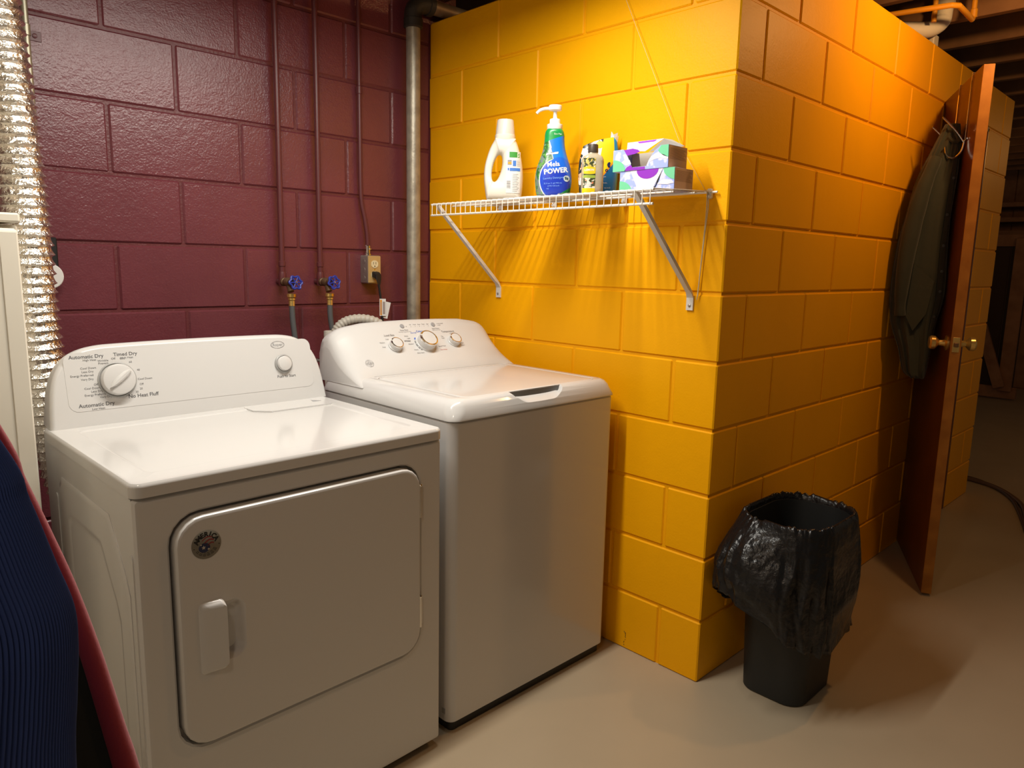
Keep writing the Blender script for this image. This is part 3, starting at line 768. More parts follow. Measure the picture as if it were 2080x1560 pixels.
# electrical conduit and outlet
t = thing('outlet_box', 'metal outlet box with tan plate fed by a maroon conduit on the wall', 'outlet', (-0.305, 1.375, 1.262))
q = MB(); bxl = rr(-0.030, 0.030, -0.054, 0.054, 0.006, 3)
q.loft([[(a, 0.0, b) for a, b in bxl], [(a, -0.045, b) for a, b in bxl], [(a * 0.98, -0.048, b * 0.99) for a, b in bxl]], True, True); ob = q.build('box', M_STEEL, t)
for zz in (-0.034, -0.002, 0.030):
    q = MB(); q.lathe([(0.010, 0), (0.010, 0.001), (0, 0.0012)], 16, Matrix.Translation((-0.030, -0.022, zz)) @ Matrix.Rotation(-PI / 2, 4, 'Y')); q.build('knockout', M_STEEL, ob)
q = MB(); q.box(-0.0275, 0.0285, -0.0515, -0.0475, -0.051, 0.051, 0.0012); pt = q.build('face_plate', M_TAN, t, smooth=False)
for zz in (0.0205, -0.0205):
    q = MB(); lp = [(0.0165 * math.cos(a) if abs(math.cos(a)) < 0.93 else 0.0155 * (1 if math.cos(a) > 0 else -1), 0.0145 * math.sin(a)) for a in [2 * PI * k / 28 for k in range(28)]]
    q.loft([[(a, -0.0512, zz + b) for a, b in lp], [(a, -0.0535, zz + b) for a, b in lp]], False, True); rc = q.build('receptacle', M_IVORY, pt)
    if zz > 0:
        q = MB(); q.box(-0.0065, -0.0048, -0.0539, -0.0534, zz - 0.001, zz + 0.0085); q.box(0.0042, 0.0062, -0.0539, -0.0534, zz - 0.001, zz + 0.0085); q.lathe([(0.0025, 0), (0.0025, 0.0005), (0, 0.0005)], 10, Matrix.Translation((0, -0.0534, zz - 0.0078)) @ Matrix.Rotation(PI / 2, 4, 'X')); q.build('slots', M_BLACK, pt, smooth=False)
q = MB(); q.lathe([(0.0032, 0), (0.0032, 0.001), (0, 0.0016)], 10, Matrix.Translation((0, -0.0515, 0)) @ Matrix.Rotation(PI / 2, 4, 'X')); q.build('plate_screw', M_CHROME, pt)
q = MB(); q.lathe([(0.0135, 0.052), (0.0135, 0.060), (0.0105, 0.062), (0.0105, 0.090), (0.009, 0.092)], 14, Matrix.Translation((-0.012, -0.024, 0))); q.lathe([(0.003, 0), (0.003, 0.004), (0, 0.005)], 8, Matrix.Translation((-0.008, -0.034, 0.078)) @ Matrix.Rotation(PI / 2, 4, 'X')); q.build('conduit_connector', M_CHROME, t)
P = smooth_path([(-0.012, -0.024, 0.085), (-0.014, -0.024, 0.13), (-0.022, -0.022, 0.19), (-0.033, -0.018, 0.25), (-0.0365, -0.017, 0.32), (-0.037, -0.017, 0.45)], 5) + [Vector((-0.037, -0.017, 1.29))]
q = MB(); q.tube(P, 0.0085, 12); q.lathe([(0.0085, 0.645), (0.0105, 0.647), (0.0105, 0.672), (0.0085, 0.674)], 12, Matrix.Translation((-0.037, -0.017, 0))); q.build('conduit', M_MAROONP, t)
# plug and cord with tag
t = thing('power_cord', 'black power cord plugged into the lower receptacle, with a warning tag', 'cord', (-0.305, 1.30, 1.0))
q = MB(); lp = rr(-0.014, 0.014, -0.012, 0.012, 0.006, 3)
q.loft([[(a * 1.0, 0.0215, 0.243 + b) for a, b in lp], [(a, 0.008, 0.241 + b) for a, b in lp], [(a * 0.85, -0.004, 0.233 + b) for a, b in lp], [(a * 0.6, -0.006, 0.218 + b * 0.8) for a, b in lp], [(a * 0.32, -0.005, 0.198 + b * 0.35) for a, b in lp]], True, True); q.build('plug', M_BLACK, t)
P = smooth_path([(0, -0.005, 0.205), (0.003, -0.008, 0.17), (0.008, -0.012, 0.12), (0.007, -0.014, 0.06), (0.008, -0.014, -0.1), (0.03, -0.03, -0.4)], 6)
q = MB(); q.tube(P, 0.0042, 8); q.tube([(0.0076, -0.014, 0.078), (0.007, -0.014, 0.06), (0.008, -0.014, -0.05)], 0.0062, 8); q.build('cable', M_BLACK, t)
q = MB(Matrix.Translation((0.008, -0.018, 0.118)) @ Matrix.Rotation(-0.6, 4, 'Z')); q.box(-0.012, 0.012, -0.0006, 0.0006, -0.033, 0.033); tg = q.build('warning_tag', M_WHITE, t, smooth=False)
q = MB(Matrix.Translation((0.008, -0.018, 0.118)) @ Matrix.Rotation(-0.6, 4, 'Z')); q.box(-0.010, -0.003, -0.0009, -0.0006, -0.030, 0.029); q.build('orange_band', mat('tag_orange', (0.75, 0.30, 0.02), 0.5), tg, smooth=False)
q = MB(Matrix.Translation((0.008, -0.018, 0.118)) @ Matrix.Rotation(-0.6, 4, 'Z')); q.box(0.000, 0.009, -0.0009, -0.0006, -0.026, 0.022)
for k in range(9): q.box(-0.008, -0.005, -0.0011, -0.0009, -0.024 + k * 0.005, -0.021 + k * 0.005)
q.build('tag_text', mat('tag_print', (0.35, 0.30, 0.28), 0.5), tg, smooth=False)
q = MB(Matrix.Translation((0.012, -0.014, 0.112)) @ Matrix.Rotation(-0.6, 4, 'Z') @ Matrix.Rotation(0.22, 4, 'Y')); q.box(0.004, 0.024, 0.0, 0.001, -0.034, 0.030); q.build('warning_tag', M_WHITE, t, smooth=False)

# vertical galvanised pipe with elbow and horizontal run
t = thing('drain_pipe', 'thick grey galvanised pipe rising in the corner and turning over the yellow wall', 'pipe', (-0.123, 1.318, 0))
q = MB(); q.tube([(0, 0, 0), (0, 0, 2.20)], 0.0275, 24); q.build('riser', M_GALV, t)
q = MB(); q.lathe([(0.031, 2.178), (0.037, 2.182), (0.037, 2.212), (0.032, 2.215)], 20)
q.tube(smooth_path([(0, 0, 2.19), (0, 0, 2.235), (0.018, 0, 2.262), (0.05, 0, 2.275), (0.085, 0, 2.277)], 4), 0.034, 18)
q.lathe([(0.032, 0), (0.038, 0.003), (0.038, 0.024), (0.032, 0.027)], 20, Matrix.Translation((0.062, 0, 2.277)) @ Matrix.Rotation(PI / 2, 4, 'Y')); q.build('elbow', mat('cast_iron', (0.035, 0.03, 0.026), 0.6, 0.3, bump=[(90, 0.4, 0.002, 3)]), t)
q = MB(); q.tube([(0.08, 0, 2.277), (1.4, 0.0, 2.285)], 0.0275, 20); q.build('horizontal_run', mat('rusty_pipe', (0.20, 0.115, 0.055), 0.5, 0.5, var=((0.32, 0.27, 0.2), 9, 0.4, 0.65)), t)

# thin conduit at the left
t = thing('wall_conduit', 'thin silver conduit strapped to the maroon wall beside the foil duct', 'conduit', (-1.398, 1.352, 0.6))
q = MB(); q.tube([(0, 0, 0), (0, 0, 1.95)], 0.009, 12); q.lathe([(0.009, 1.28), (0.0115, 1.282), (0.0115, 1.31), (0.009, 1.312)], 12); q.build('tube', mat('conduit_zinc', (0.42, 0.40, 0.30), 0.4, 0.7), t)
q = MB(); q.box(0.008, 0.040, 0.0195, 0.0225, 1.275, 1.301, 0.0008); q.tube([(0.008, 0.018, 1.288), (0.004, -0.006, 1.288), (-0.006, -0.010, 1.288), (-0.012, 0.0, 1.288)], 0.0035, 6); st = q.build('strap', M_MAROONP, t)
q = MB(); q.lathe([(0.0065, 0), (0.0065, 0.002), (0, 0.004)], 12, Matrix.Translation((0.024, 0.0195, 1.289)) @ Matrix.Rotation(PI / 2, 4, 'X')); q.build('screw', M_MAROONP, st)

# foil duct
P = smooth_path([(-1.545, 1.10, 2.50), (-1.532, 1.10, 2.2), (-1.512, 1.10, 1.9), (-1.494, 1.10, 1.6), (-1.485, 1.10, 1.35), (-1.483, 1.10, 1.12), (-1.468, 1.10, 0.88), (-1.440, 1.10, 0.70), (-1.38, 1.09, 0.50), (-1.25, 1.06, 0.33), (-1.10, 1.00, 0.27)], 40)
# resample evenly
D = [0.0]
for i in range(1, len(P)): D.append(D[-1] + (P[i] - P[i - 1]).length)
pitch = 0.0238; steps = 5; tot = D[-1]; path = []; rad = []; i = 0
ns = int(tot / pitch * steps)
for k in range(ns + 1):
    d = tot * k / ns
    while i < len(D) - 2 and D[i + 1] < d: i += 1
    f = (d - D[i]) / max(D[i + 1] - D[i], 1e-9); path.append(P[i].lerp(P[i + 1], f))
    ph = k % steps; rad.append((0.0495, 0.0500, 0.0515, 0.0540, 0.0578)[ph])
q = MB(); n = 56
loops = []; ref = Vector((1, 0, 0))
for k, p in enumerate(path):
    tt = (path[min(k + 1, len(path) - 1)] - path[max(k - 1, 0)]).normalized()
    a = (ref - tt * ref.dot(tt)).normalized(); bb = tt.cross(a); ref = a
    lp = []
    for j in range(n):
        an = 2 * PI * j / n; dirv = a * math.cos(an) + bb * math.sin(an)
        cr = noise.noise(Vector((math.cos(an) * 3.2, math.sin(an) * 3.2, k * 0.31))) * 0.0016 if rad[k] < 0.056 else 0
        cr += noise.noise(Vector((math.cos(an) * 9, math.sin(an) * 9, k * 0.9))) * 0.0010 if rad[k] < 0.056 else 0
        lp.append(tuple(p + dirv * (rad[k] + cr)))
    loops.append(lp)
q.loft(loops, True, True)
tag(q.build('foil_duct', M_FOIL, ang=28), 'crinkled silver foil exhaust duct rising behind the dryer', 'duct')

# black box with white disc on the wall
t = thing('wall_box', 'black wall box with a white round cap behind the foil duct', 'box', (-1.395, 1.375, 1.29))
q = MB(); q.box(-0.03, 0.030, -0.028, 0.0, -0.055, 0.052, 0.003); q.build('housing', M_BLACK, t, smooth=False)
q = MB(); q.lathe([(0.036, 0), (0.036, 0.010), (0.034, 0.012), (0, 0.013)], 36, Matrix.Translation((0.002, -0.028, -0.058)) @ Matrix.Rotation(PI / 2, 4, 'X')); q.build('round_cap', M_WHITE, t)

# standpipe with drain hose
t = thing('standpipe', 'white plastic standpipe between dryer and washer', 'pipe', (-0.572, 1.20, 0))
q = MB(); q.tube([(0, 0, 0.0), (0, 0, 1.046)], 0.0255, 20, cap=False); q.tube([(0, 0, 0.01), (0, 0, 1.0465)], 0.0225, 20); q.build('tube', M_PVC, t)
q = MB(); q.lathe([(0.0258, 0.925), (0.031, 0.926), (0.031, 0.952), (0.0258, 0.953)], 20); q.tube([(0.03, 0, 0.939), (0.16, 0.17, 0.939)], 0.006, 8); q.tube([(-0.03, 0, 0.939), (-0.05, 0.17, 0.939)], 0.006, 8); q.build('clamp', M_STEEL, t)
q = MB()
for k in range(16):
    z_ = 0.955 + k * 0.0033; hw_ = 0.0016 if k % 3 else 0.0022
    for a_ in (-2.0, -1.85): 
        q.add([(0.0260 * math.cos(a), 0.0260 * math.sin(a), z) for (a, z) in ((a_, z_), (a_ + 0.12, z_), (a_ + 0.12, z_ + hw_), (a_, z_ + hw_))], [(0, 1, 2, 3)])
q.build('printed_code', M_PRINT, t, smooth=False, recalc=False)
P = smooth_path([(-0.562, 1.195, 0.98), (-0.560, 1.190, 1.03), (-0.550, 1.180, 1.062), (-0.520, 1.165, 1.083), (-0.475, 1.145, 1.088), (-0.430, 1.125, 1.075), (-0.400, 1.11, 1.04), (-0.390, 1.10, 0.95), (-0.390, 1.08, 0.75)], 14)
rad = [0.0165 + (0.0022 if (k % 4) < 2 else 0.0) for k in range(len(P))]
q = MB(); q.tube(P, rad, 16); tag(q.build('drain_hose', mat('grey_hose', (0.46, 0.43, 0.37), 0.5), ang=60), 'corrugated grey drain hose arching into the standpipe behind the washer', 'hose')

# tall white cabinet
t = thing('storage_cabinet', 'tall white cabinet with a capped top beside the dryer', 'cabinet', (-1.865, 0.97, 0))
q = MB(); q.box(-0.300, 0.300, -0.205, 0.25, 0.0, 1.352, 0.003); q.build('body', M_CABW, t, smooth=False)
q = MB(); q.box(-0.303, 0.303, -0.226, 0.253, 1.357, 1.377, 0.004); q.build('top_cap', M_CABW, t, smooth=False)
q = MB(); q.box(-0.296, 0.297, -0.226, -0.208, 0.05, 1.345, 0.006); dd_ = q.build('door', M_CABW, t, smooth=False)
q = MB(); q.box(0.262, 0.294, -0.2285, -0.2255, 0.06, 1.338, 0.0012); q.build('edge_strip', M_CABW, dd_, smooth=False)
q = MB(); q.tube([(-0.25, -0.23, 0.75), (-0.25, -0.255, 0.76), (-0.25, -0.255, 0.90), (-0.25, -0.23, 0.91)], 0.006, 8); q.build('handle', M_CHROME, dd_)

# ================================================================== SHELF AND WHAT STANDS ON IT
SZB, SZF, SXF = 1.508, 1.491, -0.305
def shz(x): return SZB + (SZF - SZB) * (x / SXF)
shelf = thing('wire_shelf', 'white wire shelf on two diagonal braces fixed to the yellow wall', 'shelf', (0, 0.5, 1.5))
def S(x, y, z): return (x, y - 0.5, z - 1.5)
for (x, z, y0, y1, r_) in ((-0.010, SZB, 0.030, 0.962, 0.0032), (-0.112, shz(-0.112) - 0.004, 0.040, 0.960, 0.0026), (-0.215, shz(-0.215) - 0.004, 0.040, 0.960, 0.0026), (SXF, SZF, 0.040, 0.966, 0.0034), (SXF - 0.001, SZF - 0.036, 0.040, 0.966, 0.0034)):
    q = MB(); q.tube([S(x, y0, z), S(x, y1, z)], r_, 8); q.build('long_rod', M_WIRE, shelf)
q = MB(); q.tube([S(-0.006, 0, SZB + 0.002), S(SXF + 0.002, 0, SZF + 0.0035), S(SXF - 0.0035, 0, SZF + 0.001), S(SXF - 0.0042, 0, SZF - 0.004), S(SXF - 0.0046, 0, SZF - 0.036)], 0.0013, 6)
w0 = q.build('wire', M_WIRE, shelf)
for k in range(37):
    o = w0 if k == 0 else w0.copy()
    if k: COL.objects.link(o); o.parent = shelf
    o.location = (0, 0.5 + (0.047 + k * 0.0253) - 0.5, 0) if False else (0, 0.047 + k * 0.0253, 0)
for yb in (0.940, 0.102):
    q = MB()
    # flattened U channel running from the front rail down to the wall, then a foot plate
    A = Vector(S(SXF + 0.004, yb, SZF - 0.002)); B = Vector(S(-0.012, yb, 1.222)); Cc = Vector(S(-0.0035, yb, 1.205)); Dd = Vector(S(-0.0035, yb, 1.168))
    d1 = (B - A).normalized(); up = Vector((0, 1, 0)); nn = d1.cross(up).normalized()
    def sec(p, n_, w_, t_): return [tuple(p + up * (sx * w_) + n_ * (sy * t_)) for sx, sy in ((-1, -1), (1, -1), (1, 1), (-1, 1))]
    n2 = Vector((1, 0, 0))
    q.loft([sec(A, nn, 0.006, 0.004), sec(A.lerp(B, 0.05), nn, 0.0075, 0.0055), sec(A.lerp(B, 0.95), nn, 0.0078, 0.0055), sec(B, (nn + n2 * (1 if nn.x > 0 else -1)).normalized(), 0.009, 0.004), sec(Cc, n2 * (1 if nn.x > 0 else -1), 0.0115, 0.0028), sec(Dd, n2 * (1 if nn.x > 0 else -1), 0.0115, 0.0028)], True, True)
    br = q.build('brace', M_BRACK, shelf, ang=25)
    q = MB(); q.lathe([(0.0045, 0), (0.0045, 0.002), (0.002, 0.0035), (0, 0.0036)], 12, Matrix.Translation(S(-0.0063, yb, 1.182)) @ Matrix.Rotation(-PI / 2, 4, 'Y')); q.build('screw', M_STEEL, br)
for yc in (0.055, 0.36, 0.66, 0.93):
    q = MB(); q.box(-0.016, -0.0005, yc - 0.5 - 0.007, yc - 0.5 + 0.007, -0.010, 0.018, 0.003); q.lathe([(0.005, 0), (0.005, 0.003), (0, 0.004)], 10, Matrix.Translation((-0.016, yc - 0.5, -0.004)) @ Matrix.Rotation(-PI / 2, 4, 'Y')); q.build('wall_clip', M_WHITE, shelf)
# string
q = MB(); q.tube([(-0.020, 0.452, 2.24), (-0.020, 0.3776, 2.0925), (-0.022, 0.150, 1.6388), (-0.018, 0.064, 1.512)], 0.0006, 6)
q.tube(smooth_path([(-0.018, 0.062, 1.514), (-0.021, 0.056, 1.500), (-0.014, 0.060, 1.44), (-0.010, 0.068, 1.33), (-0.010, 0.074, 1.21)], 5), 0.0016, 6)
q.tube(smooth_path([(-0.017, 0.058, 1.512), (-0.018, 0.052, 1.47), (-0.012, 0.061, 1.40), (-0.009, 0.072, 1.26), (-0.009, 0.0765, 1.20)], 5), 0.0014, 6)
tag(q.build('tie_string', M_STRING), 'thin string slanting down the yellow wall to the shelf end', 'string')

# crumpled white liner sheet under the bottles
q = MB(); nx, ny = 10, 34; vs = []
for i in range(nx):
    for j in range(ny):
        x_ = -0.292 + 0.085 * i / (nx - 1); y_ = 0.290 + 0.33 * j / (ny - 1)
        z_ = shz(x_) + 0.0042 + 0.006 * max(0, noise.noise(Vector((x_ * 16, y_ * 14, 2.0)))) * 1.2
        vs.append((x_, y_, z_))
fs = [(i * ny + j, i * ny + j + 1, (i + 1) * ny + j + 1, (i + 1) * ny + j) for i in range(nx - 1) for j in range(ny - 1)]
q.add(vs, fs); o = q.build('shelf_liner', M_WHITE, recalc=True)
so = o.modifiers.new('s', 'SOLIDIFY'); so.thickness = 0.0012
tag(o, 'crumpled white plastic sheet lying on the wire shelf', 'liner')

RZ = math.radians(-45)        # bottles turned to face the room
def zshelf(x): return shz(x) + 0.0062

# ---- white jug
JX_, JY_ = -0.150, 0.770
jug = thing('detergent_jug', 'white plastic detergent jug with a side handle hole and a frosted cap', 'bottle', (JX_, JY_, zshelf(JX_)), RZ + 0.06)
OL = [(-0.030, 0.206), (-0.033, 0.198), (-0.046, 0.174), (-0.056, 0.145), (-0.063, 0.118), (-0.066, 0.090), (-0.065, 0.062), (-0.061, 0.028), (-0.056, 0.004), (-0.050, 0.0), (0.0, 0.0), (0.056, 0.0), (0.0615, 0.004), (0.065, 0.032), (0.067, 0.060), (0.067, 0.088), (0.063, 0.125), (0.055, 0.160), (0.046, 0.186), (0.040, 0.198), (0.038, 0.206), (0.0, 0.206)]
OLs = [(p.x, p.y) for p in smooth_path([(a, b, 0) for a, b in OL], 3)]
HC = (-0.022, 0.108)
def hole_pt(ang):
    # slanted oval
    a, b_ = 0.0150, 0.046; th_ = 0.22
    x_ = a * math.cos(ang); y_ = b_ * math.sin(ang)
    return (HC[0] + x_ * math.cos(th_) + y_ * math.sin(th_), HC[1] - x_ * math.sin(th_) + y_ * math.cos(th_))
hole = []
for (x_, z_) in OLs:
    an = math.atan2((z_ - HC[1]) / 0.046, (x_ - HC[0]) / 0.015 * 0.35); hole.append(hole_pt(an))
q = MB(); loops = []
def hk(f, wdt): 
    lim = min(0.038, 0.62 * wdt + 0.004)
    return lim * (1 - abs(2 * f - 1) ** 3.2) ** 0.42 if 0 < f < 1 else 0.0
for side_ in (-1, 1):
    L_ = []
    for f in (0.0, 0.02, 0.07, 0.15, 0.3, 0.5, 0.7, 0.85, 0.93, 0.98, 1.0):
        row = []
        for o_, h_ in zip(OLs, hole):
            wdt = math.hypot(o_[0] - h_[0], o_[1] - h_[1])
            row.append((o_[0] + (h_[0] - o_[0]) * f, side_ * hk(f, wdt), o_[1] + (h_[1] - o_[1]) * f))
        L_.append(row)
    q.loft(L_, closed=True)
jb = q.build('body', M_HDPE, jug, ang=60)
q = MB(); q.lathe([(0.030, 0.196), (0.0345, 0.204), (0.0345, 0.216), (0.031, 0.218)], 28, Matrix.Translation((0.004, 0, 0))); q.build('neck_ring', M_HDPE, jug)
q = MB(); q.lathe([(0.0325, 0.216), (0.0315, 0.230), (0.0275, 0.263), (0.026, 0.266), (0.0, 0.266)], 28, Matrix.Translation((0.004, 0, 0))); q.build('cap', M_CAPT, jug)
# back label: pale panel, little green badge, blue bars and text rows
q = MB()
from mathutils.bvhtree import BVHTree
JT = BVHTree.FromPolygons([v.co.copy() for v in jb.data.vertices], [tuple(p.vertices) for p in jb.data.polygons])
def JL(x_, z_, off=0.0006):
    h = JT.ray_cast(Vector((x_, -0.3, z_)), Vector((0, 1, 0)))
    return (x_, (h[0].y if h[0] is not None else -0.02) - off, z_)
def patch(mb_, fn, x0, x1, z0, z1, nx=4, nz=2):
    vs = [fn(x0 + (x1 - x0) * i / nx, z0 + (z1 - z0) * j / nz) for j in range(nz + 1) for i in range(nx + 1)]
    fs = [(j * (nx + 1) + i, j * (nx + 1) + i + 1, (j + 1) * (nx + 1) + i + 1, (j + 1) * (nx + 1) + i) for j in range(nz) for i in range(nx)]
    mb_.add(vs, fs)
patch(q, lambda a, b: JL(a, b, 0.0012), 0.008, 0.0560, 0.024, 0.160, 10, 10); q.build('label', mat('label_white', (0.78, 0.78, 0.76), 0.45), jb, recalc=False)
q = MB(); patch(q, lambda a, b: JL(a, b, 0.0018), 0.018, 0.0520, 0.140, 0.158); q.build('green_badge', mat('label_green', (0.05, 0.32, 0.05), 0.5), jb, recalc=False)
q = MB(); patch(q, lambda a, b: JL(a, b, 0.0018), 0.020, 0.0550, 0.096, 0.106); patch(q, lambda a, b: JL(a, b, 0.0018), 0.013, 0.018, 0.098, 0.106, 2, 1); patch(q, lambda a, b: JL(a, b, 0.0018), 0.030, 0.041, 0.112, 0.130, 2, 1); q.build('blue_bars', mat('label_blue', (0.06, 0.20, 0.62), 0.5), jb, recalc=False)
q = MB(); patch(q, lambda a, b: JL(a, b, 0.0018), 0.0125, 0.026, 0.116, 0.132, 2, 2); 
for k in range(6): patch(q, lambda a, b: JL(a, b, 0.0018), 0.0105, 0.023, 0.040 + k * 0.0042, 0.040 + k * 0.0042 + (0.0026 if k % 2 else 0.0018), 2, 1)
for k in range(11): patch(q, lambda a, b: JL(a, b, 0.0018), 0.030, 0.046 + 0.008 * ((k * 7) % 3) / 3, 0.030 + k * 0.0055, 0.0312 + k * 0.0055, 3, 1)
for k in range(6): patch(q, lambda a, b: JL(a, b, 0.0018), 0.043, 0.0545, 0.112 + k * 0.0034, 0.1128 + k * 0.0034, 2, 1)
q.build('small_print', M_PRINTL, jb, recalc=False)
q = MB(); patch(q, lambda a, b: JL(a, b, 0.0021), 0.0140, 0.0245, 0.1185, 0.1255, 2, 1); q.build('orange_mark', mat('label_orange', (0.75, 0.36, 0.02), 0.5), jb, recalc=False)

# ---- generic bottle section helper
def sup(wd, dp, z, n=40, p=2.6):
    out = []
    for k in range(n):
        a = 2 * PI * k / n; c_, s_ = math.cos(a), math.sin(a)
        out.append((wd * math.copysign(abs(c_) ** (2 / p), c_), dp * math.copysign(abs(s_) ** (2 / p), s_), z))
    return out

def panel_mat(name, rules, base, rough=0.3):
    """colour by object-space x,z: rules = [(expr nodes...)] given as list of (a,b,c,colour): colour where a*x + b*z + c + wob > 0"""
    mt = bpy.data.materials.new(name); mt.use_nodes = True; nt = mt.node_tree; N = nt.nodes; L = nt.links
    b = N['Principled BSDF']; b.inputs['Roughness'].default_value = rough
    tc = N.new('ShaderNodeTexCoord'); sp = N.new('ShaderNodeSeparateXYZ'); L.new(tc.outputs['Object'], sp.inputs[0])
    prev = None
    rgb = N.new('ShaderNodeRGB'); rgb.outputs[0].default_value = (*base, 1); prev = rgb.outputs[0]
    def math_(op, a, b_=None):
        nd = N.new('ShaderNodeMath'); nd.operation = op
        for i, v in enumerate((a, b_)):
            if v is None: continue
            if isinstance(v, (int, float)): nd.inputs[i].default_value = v
            else: L.new(v, nd.inputs[i])
        return nd.outputs[0]
    for rule in rules:
        kind = rule[0]; col = rule[-1]
        if kind == 'lin':
            _, a, c_, d, _ = rule
            e = math_('ADD', math_('ADD', math_('MULTIPLY', sp.outputs[0], a), math_('MULTIPLY', sp.outputs[2], c_)), d)
        elif kind == 'ell':     # inside ellipse
            _, cx, cz, rx, rz_, _ = rule
            ex = math_('POWER', math_('DIVIDE', math_('SUBTRACT', sp.outputs[0], cx), rx), 2.0)
            ez = math_('POWER', math_('DIVIDE', math_('SUBTRACT', sp.outputs[2], cz), rz_), 2.0)
            e = math_('SUBTRACT', 1.0, math_('ADD', ex, ez))
        elif kind == 'noise':   # noise blobs limited to a half-plane
            _, sc, thr, a, c_, d, _ = rule
            nz_ = N.new('ShaderNodeTexNoise'); nz_.inputs['Scale'].default_value = sc; nz_.inputs['Detail'].default_value = 3; L.new(tc.outputs['Object'], nz_.inputs['Vector'])
            e1 = math_('GREATER_THAN', nz_.outputs['Fac'], thr)
            e2 = math_('GREATER_THAN', math_('ADD', math_('ADD', math_('MULTIPLY', sp.outputs[0], a), math_('MULTIPLY', sp.outputs[2], c_)), d), 0.0)
            e = math_('SUBTRACT', math_('MULTIPLY', e1, e2), 0.5)
        g_ = math_('GREATER_THAN', e, 0.0)
        mx = N.new('ShaderNodeMix'); mx.data_type = 'RGBA'; L.new(g_, mx.inputs[0]); L.new(prev, mx.inputs[6]); mx.inputs[7].default_value = (*col, 1)
        prev = mx.outputs[2]
    L.new(prev, b.inputs['Base Color'])
    return mt

# ---- pump bottle
PX_, PY_ = -0.160, 0.528
pump = thing('pump_bottle', 'blue and green laundry detergent bottle with a white pump top', 'bottle', (PX_, PY_, zshelf(PX_)), RZ - 0.02)
prof = [(0.040, 0.028, 0.0), (0.050, 0.034, 0.004), (0.055, 0.037, 0.018), (0.058, 0.039, 0.045), (0.0575, 0.039, 0.065), (0.053, 0.037, 0.092), (0.045, 0.034, 0.115), (0.0375, 0.030, 0.138), (0.0330, 0.028, 0.160), (0.0315, 0.027, 0.178), (0.031, 0.0265, 0.190), (0.0285, 0.0255, 0.200), (0.024, 0.022, 0.2065), (0.021, 0.021, 0.209)]
P = smooth_path([(a, b, c) for a, b, c in prof], 4)
q = MB(); q.loft([sup(p.x, p.y, p.z) for p in P], True, True)
LB = (0.012, 0.16, 0.75)
M_PUMP = panel_mat('pump_bottle_label', [
    ('lin', 0, 1, -0.155, (0.20, 0.48, 0.85)),                               # sky at upper left
    ('noise', 60, 0.50, 0, 0, 1, (0.03, 0.13, 0.03)),
    ('noise', 130, 0.56, 0, 0, 1, (0.12, 0.32, 0.06)),
    ('ell', 0.004, 0.052, 0.050, 0.062, (0.55, 0.58, 0.60)),                 # pale rim of the drop
    ('lin', 1.0, 0.245, -0.0240, (0.55, 0.58, 0.60)),
    ('ell', 0.006, 0.052, 0.0485, 0.060, (0.012, 0.055, 0.48)),
    ('lin', 1.0, 0.245, -0.0262, (0.010, 0.18, 0.66)),
    ('ell', 0.018, 0.075, 0.040, 0.045, (0.012, 0.12, 0.62)),
    ('ell', 0.010, 0.040, 0.042, 0.042, (0.012, 0.04, 0.42)),
    ('lin', 0.62, -1.0, -0.004, (0.008, 0.22, 0.045)),                       # green foot
    ('lin', -0.35, 1.0, -0.176, (0.010, 0.26, 0.06))], (0.16, 0.20, 0.20))
pb = q.build('body', M_PUMP, pump, ang=60)
q = MB(); q.lathe([(0.0235, 0.206), (0.0245, 0.208), (0.0245, 0.221), (0.0235, 0.222), (0.0165, 0.223), (0.0165, 0.236), (0.0155, 0.238), (0.0085, 0.239), (0.0062, 0.243), (0.0058, 0.262), (0.0085, 0.265)], 28); q.build('collar', M_WHITE, pump)
q = MB(); q.lathe([(0.0075, 0.262), (0.0200, 0.265), (0.0208, 0.268), (0.0208, 0.277), (0.0195, 0.279), (0, 0.279)], 28)
q.tube(smooth_path([(-0.015, 0, 0.270), (-0.032, 0, 0.2695), (-0.048, 0, 0.264), (-0.058, 0, 0.2545)], 5), [0.0050] * 10 + [0.0046] * 6, 12); q.build('pump_head', M_WHITE, pump)
def surf(p):
    # drop a lettering point onto the front of the body
    x_, z_ = p[0], p[2]
    for i in range(len(P) - 1):
        if P[i].z <= z_ <= P[i + 1].z:
            t = (z_ - P[i].z) / (P[i + 1].z - P[i].z); wd = P[i].x + (P[i + 1].x - P[i].x) * t; dp = P[i].y + (P[i + 1].y - P[i].y) * t; break
    else: wd, dp = 0.05, 0.035
    u = min(abs(x_) / wd, 0.98)
    return Vector((x_, -dp * (1 - u ** 2.6) ** (1 / 2.6) - 0.0009, z_))
TX = lambda x_, z_, rot=0.0: Matrix.Translation((x_, 0, z_)) @ Matrix.Rotation(PI / 2, 4, 'X') @ Matrix.Rotation(rot, 4, 'Z')
for (s_, sz_, T_, bo_) in (('Mela', 0.021, TX(-0.002, 0.0975, 0.10), 0.015), ('POWER', 0.0215, TX(0.006, 0.0775, 0.12), 0.03), ('eco scientific', 0.006, TX(0.030, 0.010, 0.08), 0), ('Eco Pak', 0.0075, TX(0.010, 0.190, 0.0), 0)):
    q = MB(); text_into(q, s_, sz_, T_, bold=bo_, fn=surf); q.build('lettering', M_WHITE, pb, smooth=False, recalc=False)
q = MB(); text_into(q, 'Laundry Detergent', 0.0085, TX(0.000, 0.056, 0.08), fn=surf); text_into(q, '32 fl oz (1 qt) 946 mL', 0.0065, TX(-0.002, 0.040, 0.06), fn=surf); text_into(q, '64/96/128 loads', 0.0058, TX(0.000, 0.032, 0.05), fn=surf); text_into(q, 'HE', 0.006, TX(-0.018, 0.023), fn=surf)
q.build('blue_lettering', mat('label_pale_blue', (0.20, 0.38, 0.85), 0.5), pb, smooth=False, recalc=False)
